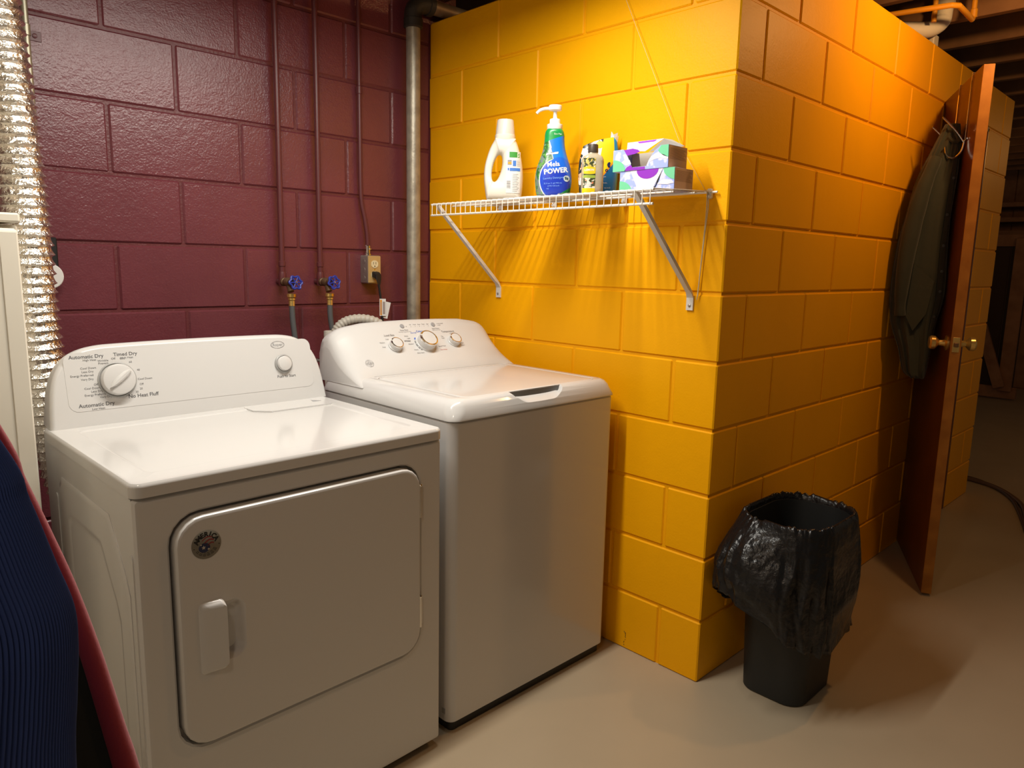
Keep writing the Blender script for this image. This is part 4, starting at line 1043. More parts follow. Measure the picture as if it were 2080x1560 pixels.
q = MB(); q.add([tuple(surf(Vector((0.0405 + 0.0095 * math.cos(2 * PI * k / 20), 0, 0.0555 + 0.0095 * math.sin(2 * PI * k / 20))))) for k in range(20)], [tuple(range(20))]); q.build('strength_disc', mat('label_pale', (0.50, 0.62, 0.66), 0.5), pb, smooth=False, recalc=False)
q = MB(); text_into(q, '9x', 0.0125, TX(0.0405, 0.0555), bold=0.03, fn=lambda p: surf(p) + Vector((0, -0.0005, 0))); q.build('strength_text', mat('label_dark_teal', (0.01, 0.08, 0.09), 0.5), pb, smooth=False, recalc=False)
q = MB()
for pts in ([(-0.018, 0.128), (-0.011, 0.128), (-0.009, 0.150), (-0.014, 0.164), (-0.018, 0.168), (-0.015, 0.150)], [(-0.026, 0.124), (-0.018, 0.127), (0.012, 0.130), (0.013, 0.136), (-0.010, 0.134), (-0.024, 0.131)]):
    q.add([tuple(surf(Vector((a, 0, b))) + Vector((0, -0.0006, 0))) for a, b in pts], [tuple(range(len(pts)))])
q.build('white_emblem', M_WHITE, pb, smooth=False, recalc=False)

# ---- pouch
UX_, UY_ = -0.066, 0.432
pouch = thing('detergent_pouch', 'yellow and blue stand-up pouch with daisies, leaning behind the clear bottle', 'pouch', (UX_, UY_, zshelf(UX_)), RZ - 0.02)
rows = []
for k in range(15):
    t = k / 14
    wl = 0.050 + 0.006 * math.sin(t * PI) - (0.012 * max(0, t - 0.75) * 4 * 0.6); wr = 0.064 + 0.005 * math.sin(t * PI) - 0.006 * max(0, t - 0.8) * 5
    dp = 0.026 * (1 - t) ** 0.55 * (1 if t > 0.03 else 0.85) + 0.0012
    row = []
    nseg = 40
    for j in range(nseg):
        a = 2 * PI * j / nseg; c_, s_ = math.cos(a), math.sin(a)
        xx = (wr if c_ > 0 else wl) * math.copysign(abs(c_) ** 0.7, c_)
        zt = 0.150 + 0.20 * (xx + 0.055) - 2.2 * (xx - 0.02) ** 2 * (1 if xx < 0.02 else 0.4)
        row.append((xx, dp * math.copysign(abs(s_) ** 0.9, s_) + 0.0015 * noise.noise(Vector((xx * 40, t * 9, 1))), t * zt * 1.07))
    rows.append(row)
q = MB(); q.loft(rows, True, True)
M_POUCH = panel_mat('pouch_print', [
    ('noise', 24, 0.50, 0, 0, 1, (0.78, 0.76, 0.74)),
    ('noise', 38, 0.60, -1, 0, 0.0, (0.80, 0.42, 0.25)),
    ('ell', 0.008, 0.158, 0.012, 0.012, (0.80, 0.60, 0.02)), 
    ('lin', 1.0, -0.16, 0.0085, (0.86, 0.60, 0.012)),
    ('lin', 1.0, -0.75, 0.030, (0.90, 0.32, 0.01)),
    ('lin', 1.0, -0.78, 0.0265, (0.015, 0.14, 0.36)),
    ('lin', 1.0, 0.06, -0.0625, (0.02, 0.22, 0.42))], (0.012, 0.024, 0.026))
pbod = q.build('body', M_POUCH, pouch, ang=60)
def PS(p): return Vector((p[0], -0.026 * (1 - min(p[2] / 0.17, 0.97)) ** 0.55 * (max(0, 1 - (p[0] / 0.066) ** 2)) ** 0.5 - 0.003, p[2]))
q = MB(); text_into(q, 'e', 0.032, TX(0.040, 0.098, 0.1), bold=0.05, fn=PS); text_into(q, 'o', 0.018, TX(0.031, 0.080, 0.1), bold=0.03, fn=PS); q.build('navy_lettering', mat('label_navy', (0.006, 0.015, 0.08), 0.5), pbod, smooth=False, recalc=False)
q = MB()
for k, s in enumerate(('super washing soda', 'natural fresh', 'laundry booster', 'net wt 55 oz', '3 lb 7 oz', '1.56 kg')): text_into(q, s, 0.0058, TX(0.040, 0.060 - k * 0.0095 - (0.006 if k > 2 else 0), 0.04), fn=PS)
q.build('white_lettering', M_WHITE, pbod, smooth=False, recalc=False)
q = MB()
for (a, b, c, d) in ((0.040, 0.060, 0.180, 0.199), (0.048, 0.063, 0.178, 0.190)):   # torn corner of the seal
    q.add([(a, 0.001, c - 0.012), (b, 0.001, c - 0.014), (b + 0.003, -0.004, d - 0.004), ((a + b) / 2, -0.007, d - 0.010), (a + 0.003, -0.002, d)], [(0, 1, 2, 3, 4)])
o = q.build('torn_seal', M_WHITE, pouch, smooth=False); so = o.modifiers.new('s', 'SOLIDIFY'); so.thickness = 0.0006

# ---- clear bottle
CX_, CY_ = -0.150, 0.377
clear = thing('clear_bottle', 'small clear bottle with a dark cap and a yellow floral label', 'bottle', (CX_, CY_, zshelf(CX_)), RZ + 0.12)
CPf = [(0.029, 0.019, 0.0), (0.0325, 0.0215, 0.003), (0.0330, 0.022, 0.02), (0.0330, 0.022, 0.098), (0.0320, 0.0215, 0.106), (0.027, 0.019, 0.114), (0.016, 0.014, 0.119), (0.0125, 0.0125, 0.123), (0.0125, 0.0125, 0.128)]
q = MB(); q.loft([sup(a, b, c, 36, 3.2) for a, b, c in CPf], True, True)
cb = q.build('body', mat('cloudy_soap', (0.62, 0.55, 0.40), 0.12, trans=0.35, spec=0.5), clear, ang=50)
q = MB(); q.lathe([(0.0150, 0.124), (0.0155, 0.126), (0.0150, 0.146), (0.014, 0.148), (0, 0.148)], 24); q.build('cap', mat('cap_brown', (0.055, 0.042, 0.030), 0.45, bump=[(300, 0.3, 0.001, 1)]), clear)
q = MB()
def CL(x_, z_):
    u = min(abs(x_) / 0.033, 0.985); return (x_, -0.022 * (1 - u ** 3.2) ** (1 / 3.2) - 0.0007, z_)
patch(q, CL, -0.0322, 0.0045, 0.004, 0.106, 10, 2)
M_CLAB = panel_mat('floral_label', [
    ('noise', 90, 0.52, 0, 1, -0.075, (0.62, 0.50, 0.12)), ('noise', 150, 0.60, 0, 1, -0.075, (0.72, 0.70, 0.60)),
    ('noise', 80, 0.50, 0, -1, 0.052, (0.70, 0.66, 0.55)), ('noise', 120, 0.62, 0, -1, 0.052, (0.70, 0.20, 0.08)),
    ('lin', 0, -1, 0.018, (0.72, 0.55, 0.01)),
    ('ell', -0.014, 0.070, 0.030, 0.011, (0.85, 0.55, 0.02)), ('ell', -0.014, 0.052, 0.030, 0.0045, (0.30, 0.40, 0.06))], (0.05, 0.065, 0.03))
q.build('label', M_CLAB, cb, recalc=False)
q = MB(); text_into(q, 'LEMON', 0.0085, TX(-0.014, 0.071, 0.03), bold=0.02, fn=lambda p: Vector((p[0], CL(p[0], p[2])[1] - 0.0004, p[2]))); text_into(q, 'LIQUID', 0.0065, TX(-0.015, 0.032), bold=0.02, fn=lambda p: Vector((p[0], CL(p[0], p[2])[1] - 0.0004, p[2]))); text_into(q, 'SOAP', 0.0065, TX(-0.015, 0.025), bold=0.02, fn=lambda p: Vector((p[0], CL(p[0], p[2])[1] - 0.0004, p[2]))); q.build('label_text', M_WHITE, cb, smooth=False, recalc=False)

# ---- tissue boxes
M_BXW = mat('box_white', (0.72, 0.68, 0.78), 0.45); M_BXB = mat('box_periwinkle', (0.34, 0.42, 0.80), 0.45, var=((0.60, 0.62, 0.82), 45, 0.5, 0.56)); M_BXG = mat('box_green', (0.16, 0.56, 0.32), 0.45); M_BXP = mat('box_purple', (0.26, 0.03, 0.50), 0.45)
def tissue_box(label, y0, y1, xf, xb, z0, hgt, opened):
    zc = z0; t = thing('tissue_box', label, 'box', ((xf + xb) / 2, (y0 + y1) / 2, zc), group=None)
    Lh, D = (y1 - y0) / 2, (xb - xf) / 2
    # local frame: u along -Y (left to right seen from the room), front face at x=-D
    F = lambda u, z, off=0.0: (-D - off, Lh - u * 2 * Lh, z * hgt)     # u 0..1 left->right
    q = MB()
    if not opened:
        q.box(-D, D, -Lh, Lh, 0, hgt, 0.0006)
        for f_ in range(len(q.f)): q.mi[f_] = 0
        o = q.build('carton', [M_BXB], t, smooth=False)
    else:
        # carton with a V-shaped torn opening in front that runs over the top edge
        q.cur = 0
        q.poly([F(0, 0), F(0.34, 0), F(0.36, 0.14), F(0.22, 0.95), F(0.18, 1), F(0, 1)])
        q.poly([F(0.34, 0), F(0.62, 0), F(0.62, 0.14), F(0.36, 0.14)])
        q.poly([F(0.62, 0), F(1, 0), F(1, 1), F(0.86, 1), F(0.76, 0.80), F(0.66, 0.40), F(0.62, 0.14)])
        q.poly([(-D, Lh, 0), (D, Lh, 0), (D, Lh, hgt), (-D, Lh, hgt)]); q.poly([(D, -Lh, 0), (D, Lh, 0), (D, Lh, hgt), (D, -Lh, hgt)])
        q.poly([(-D, -Lh, 0), (D, -Lh, 0), (D, Lh, 0), (-D, Lh, 0)])
        q.poly([F(0.86, 1), F(1, 1), (D, -Lh, hgt), (D, Lh - 0.9 * 2 * Lh, hgt)])
        q.poly([F(0, 1), F(0.18, 1), (D, Lh - 0.14 * 2 * Lh, hgt), (D, Lh, hgt)])
        q.poly([(-D, -Lh, 0), (D, -Lh, 0), (D, -Lh, hgt), (-D, -Lh, hgt)])
        o = q.build('carton', [M_BXB], t, smooth=False, recalc=False)
        so = o.modifiers.new('s', 'SOLIDIFY'); so.thickness = 0.0007; so.offset = 0
        q = MB(); q.box(-D + 0.006, D - 0.002, -Lh + 0.002, Lh - 0.002, 0.001, hgt * 0.16); q.poly([(D - 0.003, -Lh + 0.002, 0), (D - 0.003, Lh - 0.002, 0), (D - 0.003, Lh - 0.002, hgt), (D - 0.003, -Lh + 0.002, hgt)])
        q.build('inside', M_CARD, t, smooth=False)
        # lifted flap
        q = MB(); fl = [F(0.24, 0.98), F(0.40, 0.88), F(0.52, 0.80)]
        q.poly([(-D * 0.6, Lh - 0.18 * 2 * Lh, hgt * 0.98), (-D * 0.75, Lh - 0.54 * 2 * Lh, hgt * 0.84), (-D * 0.2, Lh - 0.78 * 2 * Lh, hgt * 1.40), (-D * 0.1, Lh - 0.10 * 2 * Lh, hgt * 1.42)])
        fo = q.build('torn_flap', M_BXW, t, smooth=False); so = fo.modifiers.new('s', 'SOLIDIFY'); so.thickness = 0.0007
        q = MB(); q.poly([(-D * 0.2, Lh - 0.78 * 2 * Lh, hgt * 1.40), (D * 0.2, Lh - 0.86 * 2 * Lh, hgt * 1.36), (D * 0.6, Lh - 1.02 * 2 * Lh, hgt * 1.06), (-D * 0.7, Lh - 0.60 * 2 * Lh, hgt * 0.80)]); fo2 = q.build('torn_flap', M_CARD, t, smooth=False); so = fo2.modifiers.new('s', 'SOLIDIFY'); so.thickness = 0.0007
        q = MB(); A = [(-D * 0.142 , 0.30, 1.40), (-D * 0.2, 0.66, 1.395), (-D * 0.26, 0.64, 1.32), (-D * 0.30, 0.55, 1.24), (-D * 0.30, 0.45, 1.22), (-D * 0.25, 0.36, 1.28)]
        q.poly([(a - 0.0022, Lh - b * 2 * Lh, c * hgt) for a, b, c in A]); q.build('purple_print', M_BXP, fo, smooth=False, recalc=False)
        q = MB(); q.poly([F(0.20, 0.97, 0.0006), F(0.26, 0.70, 0.0006), F(0.40, 0.74, 0.0006), F(0.50, 0.82, 0.0006), F(0.46, 0.92, 0.0006), F(0.36, 1.0, 0.0006)]); q.build('purple_print', M_BXP, o, smooth=False, recalc=False)
    # print on the front
    def pr_(pts, mt_, nm): 
        q = MB(); q.poly([F(a, b, 0.0008) for a, b in pts]); q.build(nm, mt_, o, smooth=False, recalc=False)
    arc = lambda cx, cz, rx, rz_, a0, a1, n=10: [(cx + rx * math.cos(math.radians(a0 + (a1 - a0) * k / n)), cz + rz_ * math.sin(math.radians(a0 + (a1 - a0) * k / n))) for k in range(n + 1)]
    pr_([(1.0, 1.0), (0.87 if opened else 0.80, 1.0)] + arc(1.08, 1.15, 0.30, 0.72, 210, 255), M_BXG, 'green_print')
    pr_([(0.0, 0.0)] + arc(0.0, 0.0, 0.24, 0.55, 0, 90), M_BXG, 'green_print')
    if opened:
        pr_([(0.22, 0.0), (0.60, 0.0), (0.60, 0.13), (0.37, 0.13), (0.345, 0.25), (0.27, 0.18)], M_BXP, 'purple_print')
        pr_([(0.66, 0.30), (0.70, 0.55), (0.80, 0.70), (0.92, 0.58), (1.0, 0.45), (1.0, 0.36), (0.86, 0.45), (0.76, 0.40)], M_BXW, 'cloud_print')
        pr_([(0.16, 0.40), (0.22, 0.52), (0.31, 0.50), (0.345, 0.30), (0.25, 0.24)], M_BXW, 'cloud_print')
    else:
        pr_([(0.20, 1.0), (0.80, 1.0), (0.62, 0.06), (0.36, 0.06)], M_BXW, 'cloud_print')
        q = MB(); q.poly([F(a, b, 0.0012) for a, b in [(0.32, 0.995)] + [(0.52 - 0.20 * math.cos(math.radians(k * 18)), 0.99 - 0.42 * math.sin(math.radians(k * 18))) for k in range(1, 10)] + [(0.72, 0.995)]]); q.build('purple_print', M_BXP, o, smooth=False, recalc=False)
        pr_([(0.78, 0.90), (0.70, 0.45), (0.66, 0.10), (0.62, 0.06), (0.72, 0.40)], M_BLACK, 'tear_line')
        pr_([(0.70, 0.30), (0.80, 0.50), (0.95, 0.45), (1.0, 0.30), (0.88, 0.25)], M_BXW, 'cloud_print')
    # end panel, warm shade on the box end painted in as brown, plus text rows
    q = MB(); q.poly([(-D + 0.001, -Lh - 0.0009, 0.001), (D, -Lh - 0.0009, 0.001), (D, -Lh - 0.0009, hgt), (-D + 0.001, -Lh - 0.0009, hgt - 0.001)]); ep = q.build('end_panel', M_ENDSHADE, o, smooth=False, recalc=False)
    q = MB()
    for k in range(10): 
        zz = hgt * (0.40 + 0.05 * k); q.poly([(-D + 0.006, -Lh - 0.0012, zz), (D - 0.004 - 0.012 * ((k * 5) % 4) / 3, -Lh - 0.0012, zz), (D - 0.004 - 0.012 * ((k * 5) % 4) / 3, -Lh - 0.0012, zz + hgt * 0.018), (-D + 0.006, -Lh - 0.0012, zz + hgt * 0.018)])
    q.build('end_panel_text', mat('brown_text', (0.40, 0.22, 0.14), 0.6), o, smooth=False, recalc=False)
    return t
zb = shz(-0.17) + 0.0048
tissue_box('cloud-patterned tissue box lying directly on the wire shelf under another box', 0.070, 0.256, -0.170, -0.080, zb, 0.0600, False)
tissue_box('torn-open cloud-patterned tissue box on top of another tissue box', 0.092, 0.281, -0.172, -0.082, zb + 0.0606, 0.0600, True)

# ================================================================== WASTE BIN WITH LINER
bin_ = thing('waste_bin', 'black plastic waste bin beneath a draped black liner', 'bin', (0.215, -0.190, 0))
def binl(hx, hy, r, z, n=8): return [(p[0], p[1], z) for p in rr(-hx, hx, -hy, hy, r, n)]
q = MB()
q.loft([binl(0.122, 0.092, 0.05, 0.0), binl(0.128, 0.098, 0.055, 0.004), binl(0.162, 0.120, 0.09, 0.538), binl(0.168, 0.126, 0.095, 0.543), binl(0.168, 0.126, 0.095, 0.553), binl(0.160, 0.118, 0.088, 0.553), binl(0.125, 0.095, 0.05, 0.02)], True, True)
q.build('body', M_BIN, bin_)
liner = thing('bin_liner', 'glossy wrinkled black liner bag folded over the rim of the waste bin', 'bag', (0.215, -0.190, 0.558))
q = MB(); NA = 220; loops = []
BR = rr(-0.170, 0.170, -0.127, 0.127, 0.100, NA // 4 - 1)
cen = [(math.atan2(p[1], p[0])) for p in BR]
def nz3(a, b, c): return noise.noise(Vector((a, b, c)))
for k in range(52):
    if k < 12:      # inside, rising to the rim
        t = k / 11; z_ = -0.42 + 0.42 * t; sc = 0.80 + 0.165 * t; outn = 0
    elif k < 16:    # over the rim
        t = (k - 11) / 5; z_ = 0.004 + 0.010 * math.sin(t * PI); sc = 0.965 + 0.10 * t; outn = 0
    else:
        t = (k - 16) / 35; z_ = None; sc = None
    lp = []
    for j, p in enumerate(BR):
        a = cen[j]; ca, sa = math.cos(a), math.sin(a)
        fold = nz3(ca * 2.2, sa * 2.2, 0.3) * 0.6 + nz3(ca * 6.5, sa * 6.5, 1.7) * 0.4
        fine = nz3(ca * 17, sa * 17, 5.0 + (z_ or t) * 3)
        if k < 12:
            s_ = sc + (0.010 * fold + 0.010 * fine) * (1 if k > 1 else 0.3)
            lp.append((p[0] * s_, p[1] * s_, z_ + (0.008 * fine if k > 8 else 0)))
        elif k < 16:
            s_ = sc + 0.014 * fine + 0.010 * fold
            lp.append((p[0] * s_, p[1] * s_, z_ + 0.009 * fine + 0.006 * fold))
        else:
            # skirt: bulges out to the left (towards the corner), hugs to the right
            left = max(0.0, math.cos(a - math.radians(158))) ** 4.0
            hem = 0.362 - 0.150 * left + 0.014 * fold
            drop = hem * t
            bul = (0.022 + 0.062 * left) * math.sin(min(t * 1.15, 1) * PI * 0.62) + 0.012 * t
            fo = (0.018 * fold + 0.016 * (0.4 - abs(nz3(ca * 4.5 + t * 1.1, sa * 4.5, 3.1 + t * 1.6)) * 1.6) + 0.009 * (0.3 - abs(nz3(ca * 11, sa * 11 + t, 7 + t * 3.5)))) * (0.35 + 0.9 * t)
            rad_ = math.hypot(p[0], p[1]) * 1.075 + bul + fo - 0.018 * t * (1 - left)
            yy = sa * rad_; xx = ca * rad_
            # keep it off the partition wall
            if yy + (-0.190) > -0.010: yy = 0.180 - 0.002 * (j % 3)
            lp.append((xx, yy, -drop + 0.004 * fine))
    loops.append(lp)
q.loft(loops, True, False)
lo_ = q.build('bag', M_BAG, liner, ang=70)
so = lo_.modifiers.new('s', 'SOLIDIFY'); so.thickness = 0.0008

# ================================================================== JACKET ON THE DOOR HOOK
hook = thing('door_hook', 'chrome wire hook rack hanging over the top of the open door', 'hook', (0, 0, 0))
def DP(s, n, z): return DM @ Vector((s, n, z))       # n<0 : side facing the yellow wall
for s_ in (0.14, 0.34):
    q = MB()
    q.tube([DP(s_, 0.040, 2.00), DP(s_, 0.040, 2.044), DP(s_, -0.003, 2.044), DP(s_, -0.004, 2.0), DP(s_, -0.004, 1.80)], 0.0026, 8)
    q.build('strap', M_CHROME, hook)
    q = MB(); q.tube(smooth_path([DP(s_, -0.006, 1.80), DP(s_, -0.012, 1.76), DP(s_, -0.034, 1.735), DP(s_, -0.060, 1.745), DP(s_, -0.068, 1.775)], 5), 0.0036, 8)
    q.tube(smooth_path([DP(s_, -0.006, 1.79), DP(s_, -0.030, 1.825), DP(s_, -0.060, 1.86), DP(s_, -0.085, 1.885)], 4), 0.0034, 8)
    q.lathe([(0, -0.005), (0.005, 0), (0, 0.005)], 10, Matrix.Translation(DP(s_, -0.085, 1.886))); q.lathe([(0, -0.005), (0.005, 0), (0, 0.005)], 10, Matrix.Translation(DP(s_, -0.068, 1.777)))
    q.build('hook_prong', M_CHROME, hook)
q = MB(); q.tube([DP(0.10, -0.005, 1.80), DP(0.40, -0.005, 1.80)], 0.003, 8); q.build('cross_bar', M_CHROME, hook)

jacket = thing('jacket', 'dark olive work jacket hanging from the door hook', 'jacket', (1.40, -0.10, 0.86))
rowsJ = [(1.868, 1.374, -0.135, 1.394, -0.178), (1.858, 1.372, -0.128, 1.396, -0.182), (1.778, 1.364, -0.098, 1.396, -0.190), (1.656, 1.350, -0.056, 1.396, -0.190), (1.520, 1.342, -0.034, 1.392, -0.184), (1.406, 1.335, -0.016, 1.394, -0.186), (1.213, 1.332, -0.008, 1.396, -0.194), (1.090, 1.337, -0.020, 1.390, -0.176), (0.987, 1.349, -0.054, 1.388, -0.170), (0.894, 1.357, -0.078, 1.386, -0.163), (0.866, 1.368, -0.105, 1.384, -0.158)]
nv = Vector((0.943858, 0.330350, 0))
PJ = smooth_path([(r[1], r[2], r[0]) for r in rowsJ], 5); PK = smooth_path([(r[3], r[4], r[0]) for r in rowsJ], 5)
q = MB(); loops = []; NJ = 64
for i, (a, b) in enumerate(zip(PJ, PK)):
    mid_ = (a + b) / 2; half = (b - a) / 2; t = i / (len(PJ) - 1)
    dep = 0.030 + 0.065 * min(1, t * 3)
    lp = []
    for j in range(NJ):
        an = 2 * PI * j / NJ; c_, s_ = math.cos(an), math.sin(an)
        f = 1 + 0.0 * c_
        dd = dep * (1.25 if s_ > 0 else 0.55)
        fo = 0.016 * noise.noise(Vector((c_ * 3.2, t * 2.0, s_ * 3.0))) + 0.012 * (0.35 - abs(noise.noise(Vector((c_ * 5, t * 3.0 + c_ * 1.5, s_ * 5)))))
        pp = mid_ + half * (math.copysign(abs(c_) ** 0.8, c_)) + nv * (dd * math.copysign(abs(s_) ** 0.8, s_) + fo * min(1, t * 4) * (1 if s_ < 0 else 0.4))
        # keep clear of wall and door
        pp.y = min(pp.y, -0.004)
        lp.append(tuple(pp - Vector((1.40, -0.10, 0.86))))
    loops.append(lp)
q.loft(loops, True, True)
jk = q.build('body', M_COAT, jacket, ang=60)
def JF(sx, z, off): # point on the room side of the jacket, sx -1 (wall side) .. 1 (door side)
    for i in range(len(PJ) - 1):
        if PJ[i].z >= z >= PJ[i + 1].z:
            t = (PJ[i].z - z) / (PJ[i].z - PJ[i + 1].z); a = PJ[i].lerp(PJ[i + 1], t); b = PK[i].lerp(PK[i + 1], t); tt = (i + t) / (len(PJ) - 1); break
    mid_ = (a + b) / 2; half = (b - a) / 2; dep = (0.030 + 0.065 * min(1, tt * 3)) * 0.55
    y_ = dep * max(0, 1 - abs(sx) ** 2.5) ** 0.4
    return mid_ + half * sx - nv * (y_ + off) - Vector((1.40, -0.10, 0.86))
q = MB(); nn_ = 10    # sleeve hanging down the wall side
cl = [JF(-0.45, 1.74, 0.004), JF(-0.52, 1.62, 0.010), JF(-0.56, 1.48, 0.014), JF(-0.58, 1.34, 0.016), JF(-0.60, 1.20, 0.014), JF(-0.58, 1.12, 0.008)]
cp = smooth_path(cl, 6)
q.tube(cp, [0.020 + 0.012 * math.sin(PI * min(1, k / len(cp) * 1.2)) + 0.002 * noise.noise(Vector((k * 0.4, 0, 0))) for k in range(len(cp))], 18); q.build('sleeve', M_COAT, jacket, ang=60)
q = MB(); pk = [JF(-0.25, 1.33, 0.003), JF(0.55, 1.26, 0.003), JF(0.45, 1.13, 0.004), JF(-0.05, 1.06, 0.004), JF(-0.35, 1.12, 0.004)]
q.loft([[tuple(p) for p in pk], [tuple(p - nv * 0.004) for p in pk]], True, True); q.build('pocket_flap', M_COAT, jacket)
q = MB(); q.tube(smooth_path([JF(0.1, 1.852, 0.002), JF(0.5, 1.83, 0.003), JF(0.75, 1.80, 0.003), JF(0.3, 1.80, 0.004), JF(-0.1, 1.815, 0.003)], 4), 0.007, 8); q.build('collar', M_COAT, jacket)
q = MB(); q.loft([[tuple(JF(s_, z_, 0.001)) for s_ in (0.70, 0.88)] + [tuple(JF(s_, z_, 0.004)) for s_ in (0.88, 0.70)] for z_ in (1.76, 1.6, 1.4, 1.2, 1.05, 0.92)], True, True); q.build('placket', M_COAT, jacket)
for z_ in (1.66, 1.52, 1.40, 1.30, 1.22, 1.12, 1.03):
    q = MB(); c_ = JF(0.80, z_, 0.0045); q.lathe([(0.006, -0.001), (0.006, 0.0015), (0, 0.0025)], 12, Matrix.Translation(c_) @ (-nv).to_track_quat('Z', 'Y').to_matrix().to_4x4()); q.build('snap_button', M_BLACK, jacket)

# ================================================================== CLOTHES HANGING FROM THE LEFT WALL
def hang(name, label, cat, edge, top, thick, back, matl, folds, seed, rib=False, zlow=0.30):
    """edge: right-hand outline as (x, z) at y0; back: how far the cloth reaches towards the left wall"""
    y0 = top[1]; t = thing(name, label, cat, (top[0], y0, zlow))
    E_ = smooth_path([(e[0], y0, e[1]) for e in edge], 6)
    q = MB(); loops = []; N = 880 if rib else 72
    for i, e in enumerate(E_):
        tt = i / (len(E_) - 1); xr = e.x; xl = top[0] - 0.03 - back * (0.15 + 0.85 * tt); lp = []
        mid_ = (xr + xl) / 2; hw_ = (xr - xl) / 2; th_ = thick * (0.35 + 0.65 * min(1, tt * 1.6))
        for j in range(N):
            an = 2 * PI * j / N; c_, s_ = math.cos(an), math.sin(an)
            fo = folds * (noise.noise(Vector((c_ * 2.4, tt * 1.3 + seed, s_ * 2.4))) * 0.7 + noise.noise(Vector((c_ * 6, tt * 2 + seed, s_ * 5))) * 0.3) * (0.3 + tt)
            rb = 0.0009 * (1 if (j % 4) < 2 else -1) if rib else 0.0
            edgef = max(0.0, c_) ** 6
            xx = mid_ + (hw_ + rb) * math.copysign(abs(c_) ** 0.75, c_)
            yy = y0 + (th_ + fo * (1 - edgef) + rb) * math.copysign(abs(s_) ** 0.75, s_)
            lp.append((xx - top[0], yy - y0, e.z - zlow))
        loops.append(lp)
    q.loft(loops, True, True)
    o = q.build('body', matl, t, ang=75)
    return t, E_
dk_t, dkE = hang('dark_coat', 'black-green coat with a crimson velvet edge hanging beside the dryer', 'coat', [(-1.99, 1.62), (-1.95, 1.50), (-1.880, 1.34), (-1.7925, 1.1354), (-1.7780, 1.0825), (-1.7625, 1.0275), (-1.7465, 0.9666), (-1.7305, 0.8911), (-1.7145, 0.7993), (-1.7045, 0.7409), (-1.676, 0.55), (-1.64, 0.36)], (-2.10, -0.30), 0.030, 0.20, M_DGREEN, 0.02, 1.0, zlow=0.36)
q = MB(); pts = [Vector((e.x - (-2.10), -0.004, e.z - 0.36)) for e in dkE]
q.tube(pts, [0.005 + 0.012 * (k / len(pts)) ** 1.3 for k in range(len(pts))], 14); q.build('crimson_edge', M_CRIM, dk_t, ang=60)
nv_t, nvE = hang('navy_robe', 'navy ribbed robe hanging in front of the dark coat', 'robe', [(-2.0, 1.60), (-1.96, 1.48), (-1.90, 1.34), (-1.8030, 1.1464), (-1.7868, 1.0938), (-1.7730, 1.0385), (-1.7620, 0.9946), (-1.7612, 0.9576), (-1.7650, 0.9121), (-1.7706, 0.8375), (-1.772, 0.62), (-1.772, 0.40)], (-2.10, -0.405), 0.030, 0.20, M_NAVY, 0.016, 4.0, rib=True, zlow=0.40)
for (lab, yy, zz) in (('steel coat hook carrying the dark coat', -0.30, 1.60), ('steel coat hook carrying the navy robe', -0.405, 1.585)):
    q = MB(); q.box(-2.474, -2.468, yy - 0.015, yy + 0.015, zz - 0.02, zz + 0.06, 0.001); q.tube(smooth_path([(-2.47, yy, zz + 0.02), (-2.30, yy, zz + 0.03), (-2.12, yy, zz + 0.01), (-2.06, yy, zz + 0.012), (-2.04, yy, zz + 0.045)], 4), 0.006, 8)
    tag(q.build('coat_hook', M_STEEL), lab, 'hook')

# ================================================================== CEILING PIPES AT THE RIGHT, FAR ROOM
t = thing('gas_pipe', 'yellow painted thin pipe bending below the ceiling joists', 'pipe', (1.5, -0.05, 2.3))
def G(x, y, z): return (x - 1.5, y + 0.05, z - 2.3)
q = MB(); q.tube([G(1.255, 0.30, 2.300), G(1.300, 0.078, 2.300), G(1.3176, -0.017, 2.300), G(1.3400, -0.118, 2.300), G(1.362, -0.137, 2.300), G(1.46, -0.136, 2.298), G(1.555, -0.134, 2.296), G(1.565, -0.134, 2.306), G(1.566, -0.134, 2.56)], 0.0105, 12)
q.build('run', M_YPIPE, t)
q = MB(); q.lathe([(0.0125, 0), (0.0140, 0.002), (0.0140, 0.03), (0.0125, 0.032)], 12, Matrix.Translation(G(1.566, -0.134, 2.305))); q.build('fitting', M_YPIPE, t)
q = MB(); q.tube([(1.461, -0.023, 2.56), (1.461, -0.023, 2.287)], 0.010, 12); tag(q.build('gas_drop', M_YPIPE), 'short yellow vertical pipe dropping past the bent pipe', 'pipe')
t = thing('drain_elbow', 'white plastic drain pipe elbow above the partition', 'pipe', (1.72, 0.05, 2.3))
q = MB(); q.tube(smooth_path([(-0.300, 0.06, -0.022), (-0.245, 0.015, -0.022), (-0.190, -0.035, -0.018), (-0.140, -0.062, 0.014), (-0.120, -0.066, 0.065), (-0.119, -0.066, 0.26)], 6), 0.032, 18); q.build('bend', M_PVC, t)
q = MB(); q.lathe([(0.032, 0), (0.0375, 0.002), (0.0375, 0.03), (0.032, 0.032)], 20, Matrix.Translation((-0.119, -0.066, 0.070))); q.build('socket', M_PVC, t)
q = MB(); q.tube([(-0.300, 0.06, -0.022), (-0.350, 0.105, -0.022)], 0.0345, 16); q.build('rubber_coupling', M_BLACKR, t)
q = MB(); q.box(1.60, 1.66, 0.012, 0.06, 2.2352, 2.285, 0.004); tag(q.build('pipe_block', M_PVC, smooth=False), 'small pale block standing on top of the partition under the elbow', 'block')
q = MB(); q.box(1.47, 1.53, 0.13, 0.32, 2.300, 2.334, 0.008); tag(q.build('wood_cleat', M_JOIST, smooth=False), 'brown wood cleat fixed under the joists over the partition', 'cleat')

# timber gate frame standing far back
gx = 6.95
gate = thing('timber_frame', 'raw lumber gate frame with a diagonal brace standing far back in the basement', 'frame', (gx, 0.75, 0))
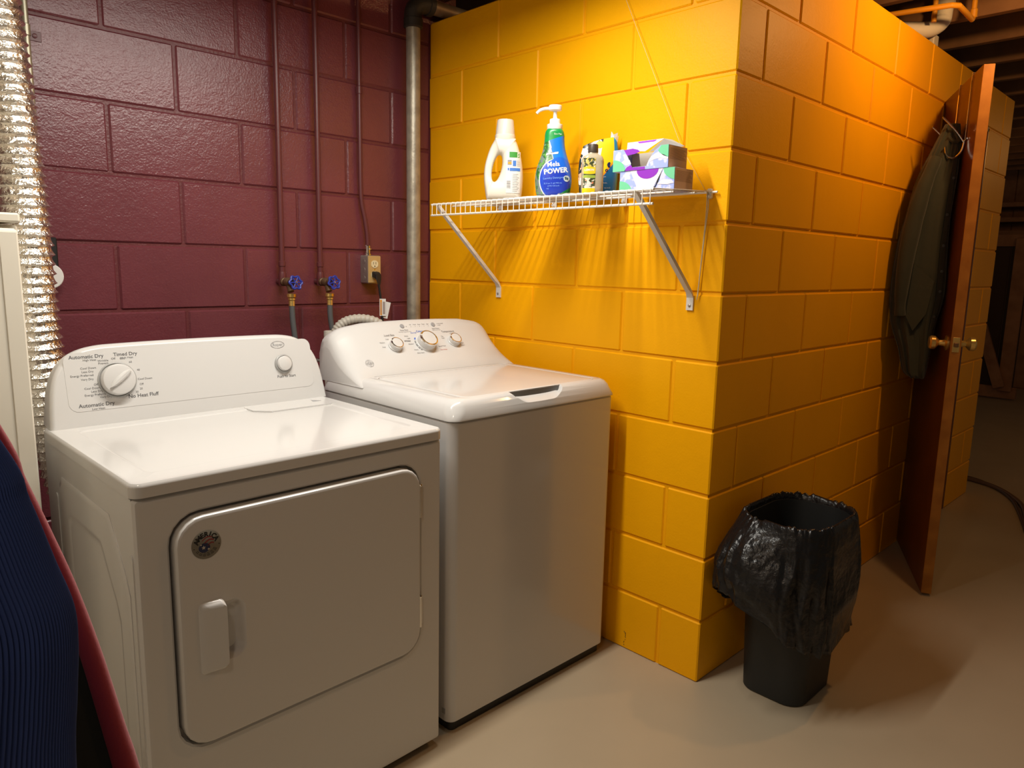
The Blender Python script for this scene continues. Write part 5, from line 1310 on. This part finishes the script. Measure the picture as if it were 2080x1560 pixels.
# right post, left post, rails, brace, dark sheet
def gb(y0, y1, z0, z1, nm, dx=0.0): 
    q = MB(); q.box(-0.02 + dx, 0.02 + dx, y0 - 0.75, y1 - 0.75, z0, z1, 0.003); q.build(nm, M_RAWW, gate, smooth=False)
gb(0.60, 0.72, 0.10, 1.66, 'post'); gb(1.50, 1.62, 0.10, 1.66, 'post'); gb(0.60, 1.62, 1.58, 1.70, 'top_rail', 0.041); gb(0.56, 1.62, 0.02, 0.14, 'bottom_rail', 0.041)
q = MB(); a_ = Vector((-0.045, 0.70 - 0.75, 0.14)); b_ = Vector((-0.045, 1.20 - 0.75, 1.55)); d_ = (b_ - a_).normalized(); s_ = Vector((1, 0, 0)).cross(d_) * 0.05
q.loft([[tuple(p + s_ + Vector((0.018, 0, 0))), tuple(p - s_ + Vector((0.018, 0, 0))), tuple(p - s_ - Vector((0.018, 0, 0))), tuple(p + s_ - Vector((0.018, 0, 0)))] for p in (a_, b_)], True, True); q.build('brace', M_RAWW, gate, smooth=False)
for i in range(6):
    q = MB(); q.box(0.065, 0.08, 0.60 - 0.75 + i * 0.17, 0.60 - 0.75 + i * 0.17 + 0.165, 0.05, 1.68, 0.002); q.build('board', mat('dark_board', (0.045, 0.022, 0.012), 0.7), gate, smooth=False)

# curved hose on the floor past the partition
q = MB(); q.tube([Vector(p) for p in smooth_path([(2.30, -0.47, 0.013), (2.60, -0.38, 0.013), (2.894, -0.300, 0.013), (3.08, -0.20, 0.013), (3.20, -0.10, 0.013), (3.26, 0.0, 0.013), (3.28, 0.10, 0.013), (3.27, 0.4, 0.013)], 8)], 0.013, 10); tag(q.build('garden_hose', mat('brown_hose', (0.13, 0.075, 0.04), 0.5)), 'brown hose curving over the floor past the partition end', 'hose', group='hoses on the floor')
q = MB(); q.tube([Vector(p) for p in smooth_path([(2.42, -0.41, 0.010), (2.70, -0.33, 0.010), (2.96, -0.245, 0.010), (3.13, -0.155, 0.010), (3.24, -0.06, 0.010), (3.305, 0.02, 0.010), (3.33, 0.12, 0.010), (3.33, 0.4, 0.010)], 8)], 0.010, 10); tag(q.build('extension_cable', mat('dark_brown_hose', (0.07, 0.04, 0.025), 0.5)), 'thin dark cable lying alongside the brown hose on the floor', 'cable')
# stacked boards on brackets high at the far end
for i, (z_, lab) in enumerate(((2.02, 'long plank on the upper far bracket'), (1.86, 'long plank on the middle far bracket'), (1.72, 'long plank on the lower far bracket'))):
    q = MB(); q.box(7.55, 7.96, -0.6, 2.6, z_, z_ + 0.05, 0.004); tag(q.build('shelf_plank', M_RAWW, smooth=False), lab, 'plank', group='planks on the far wall')
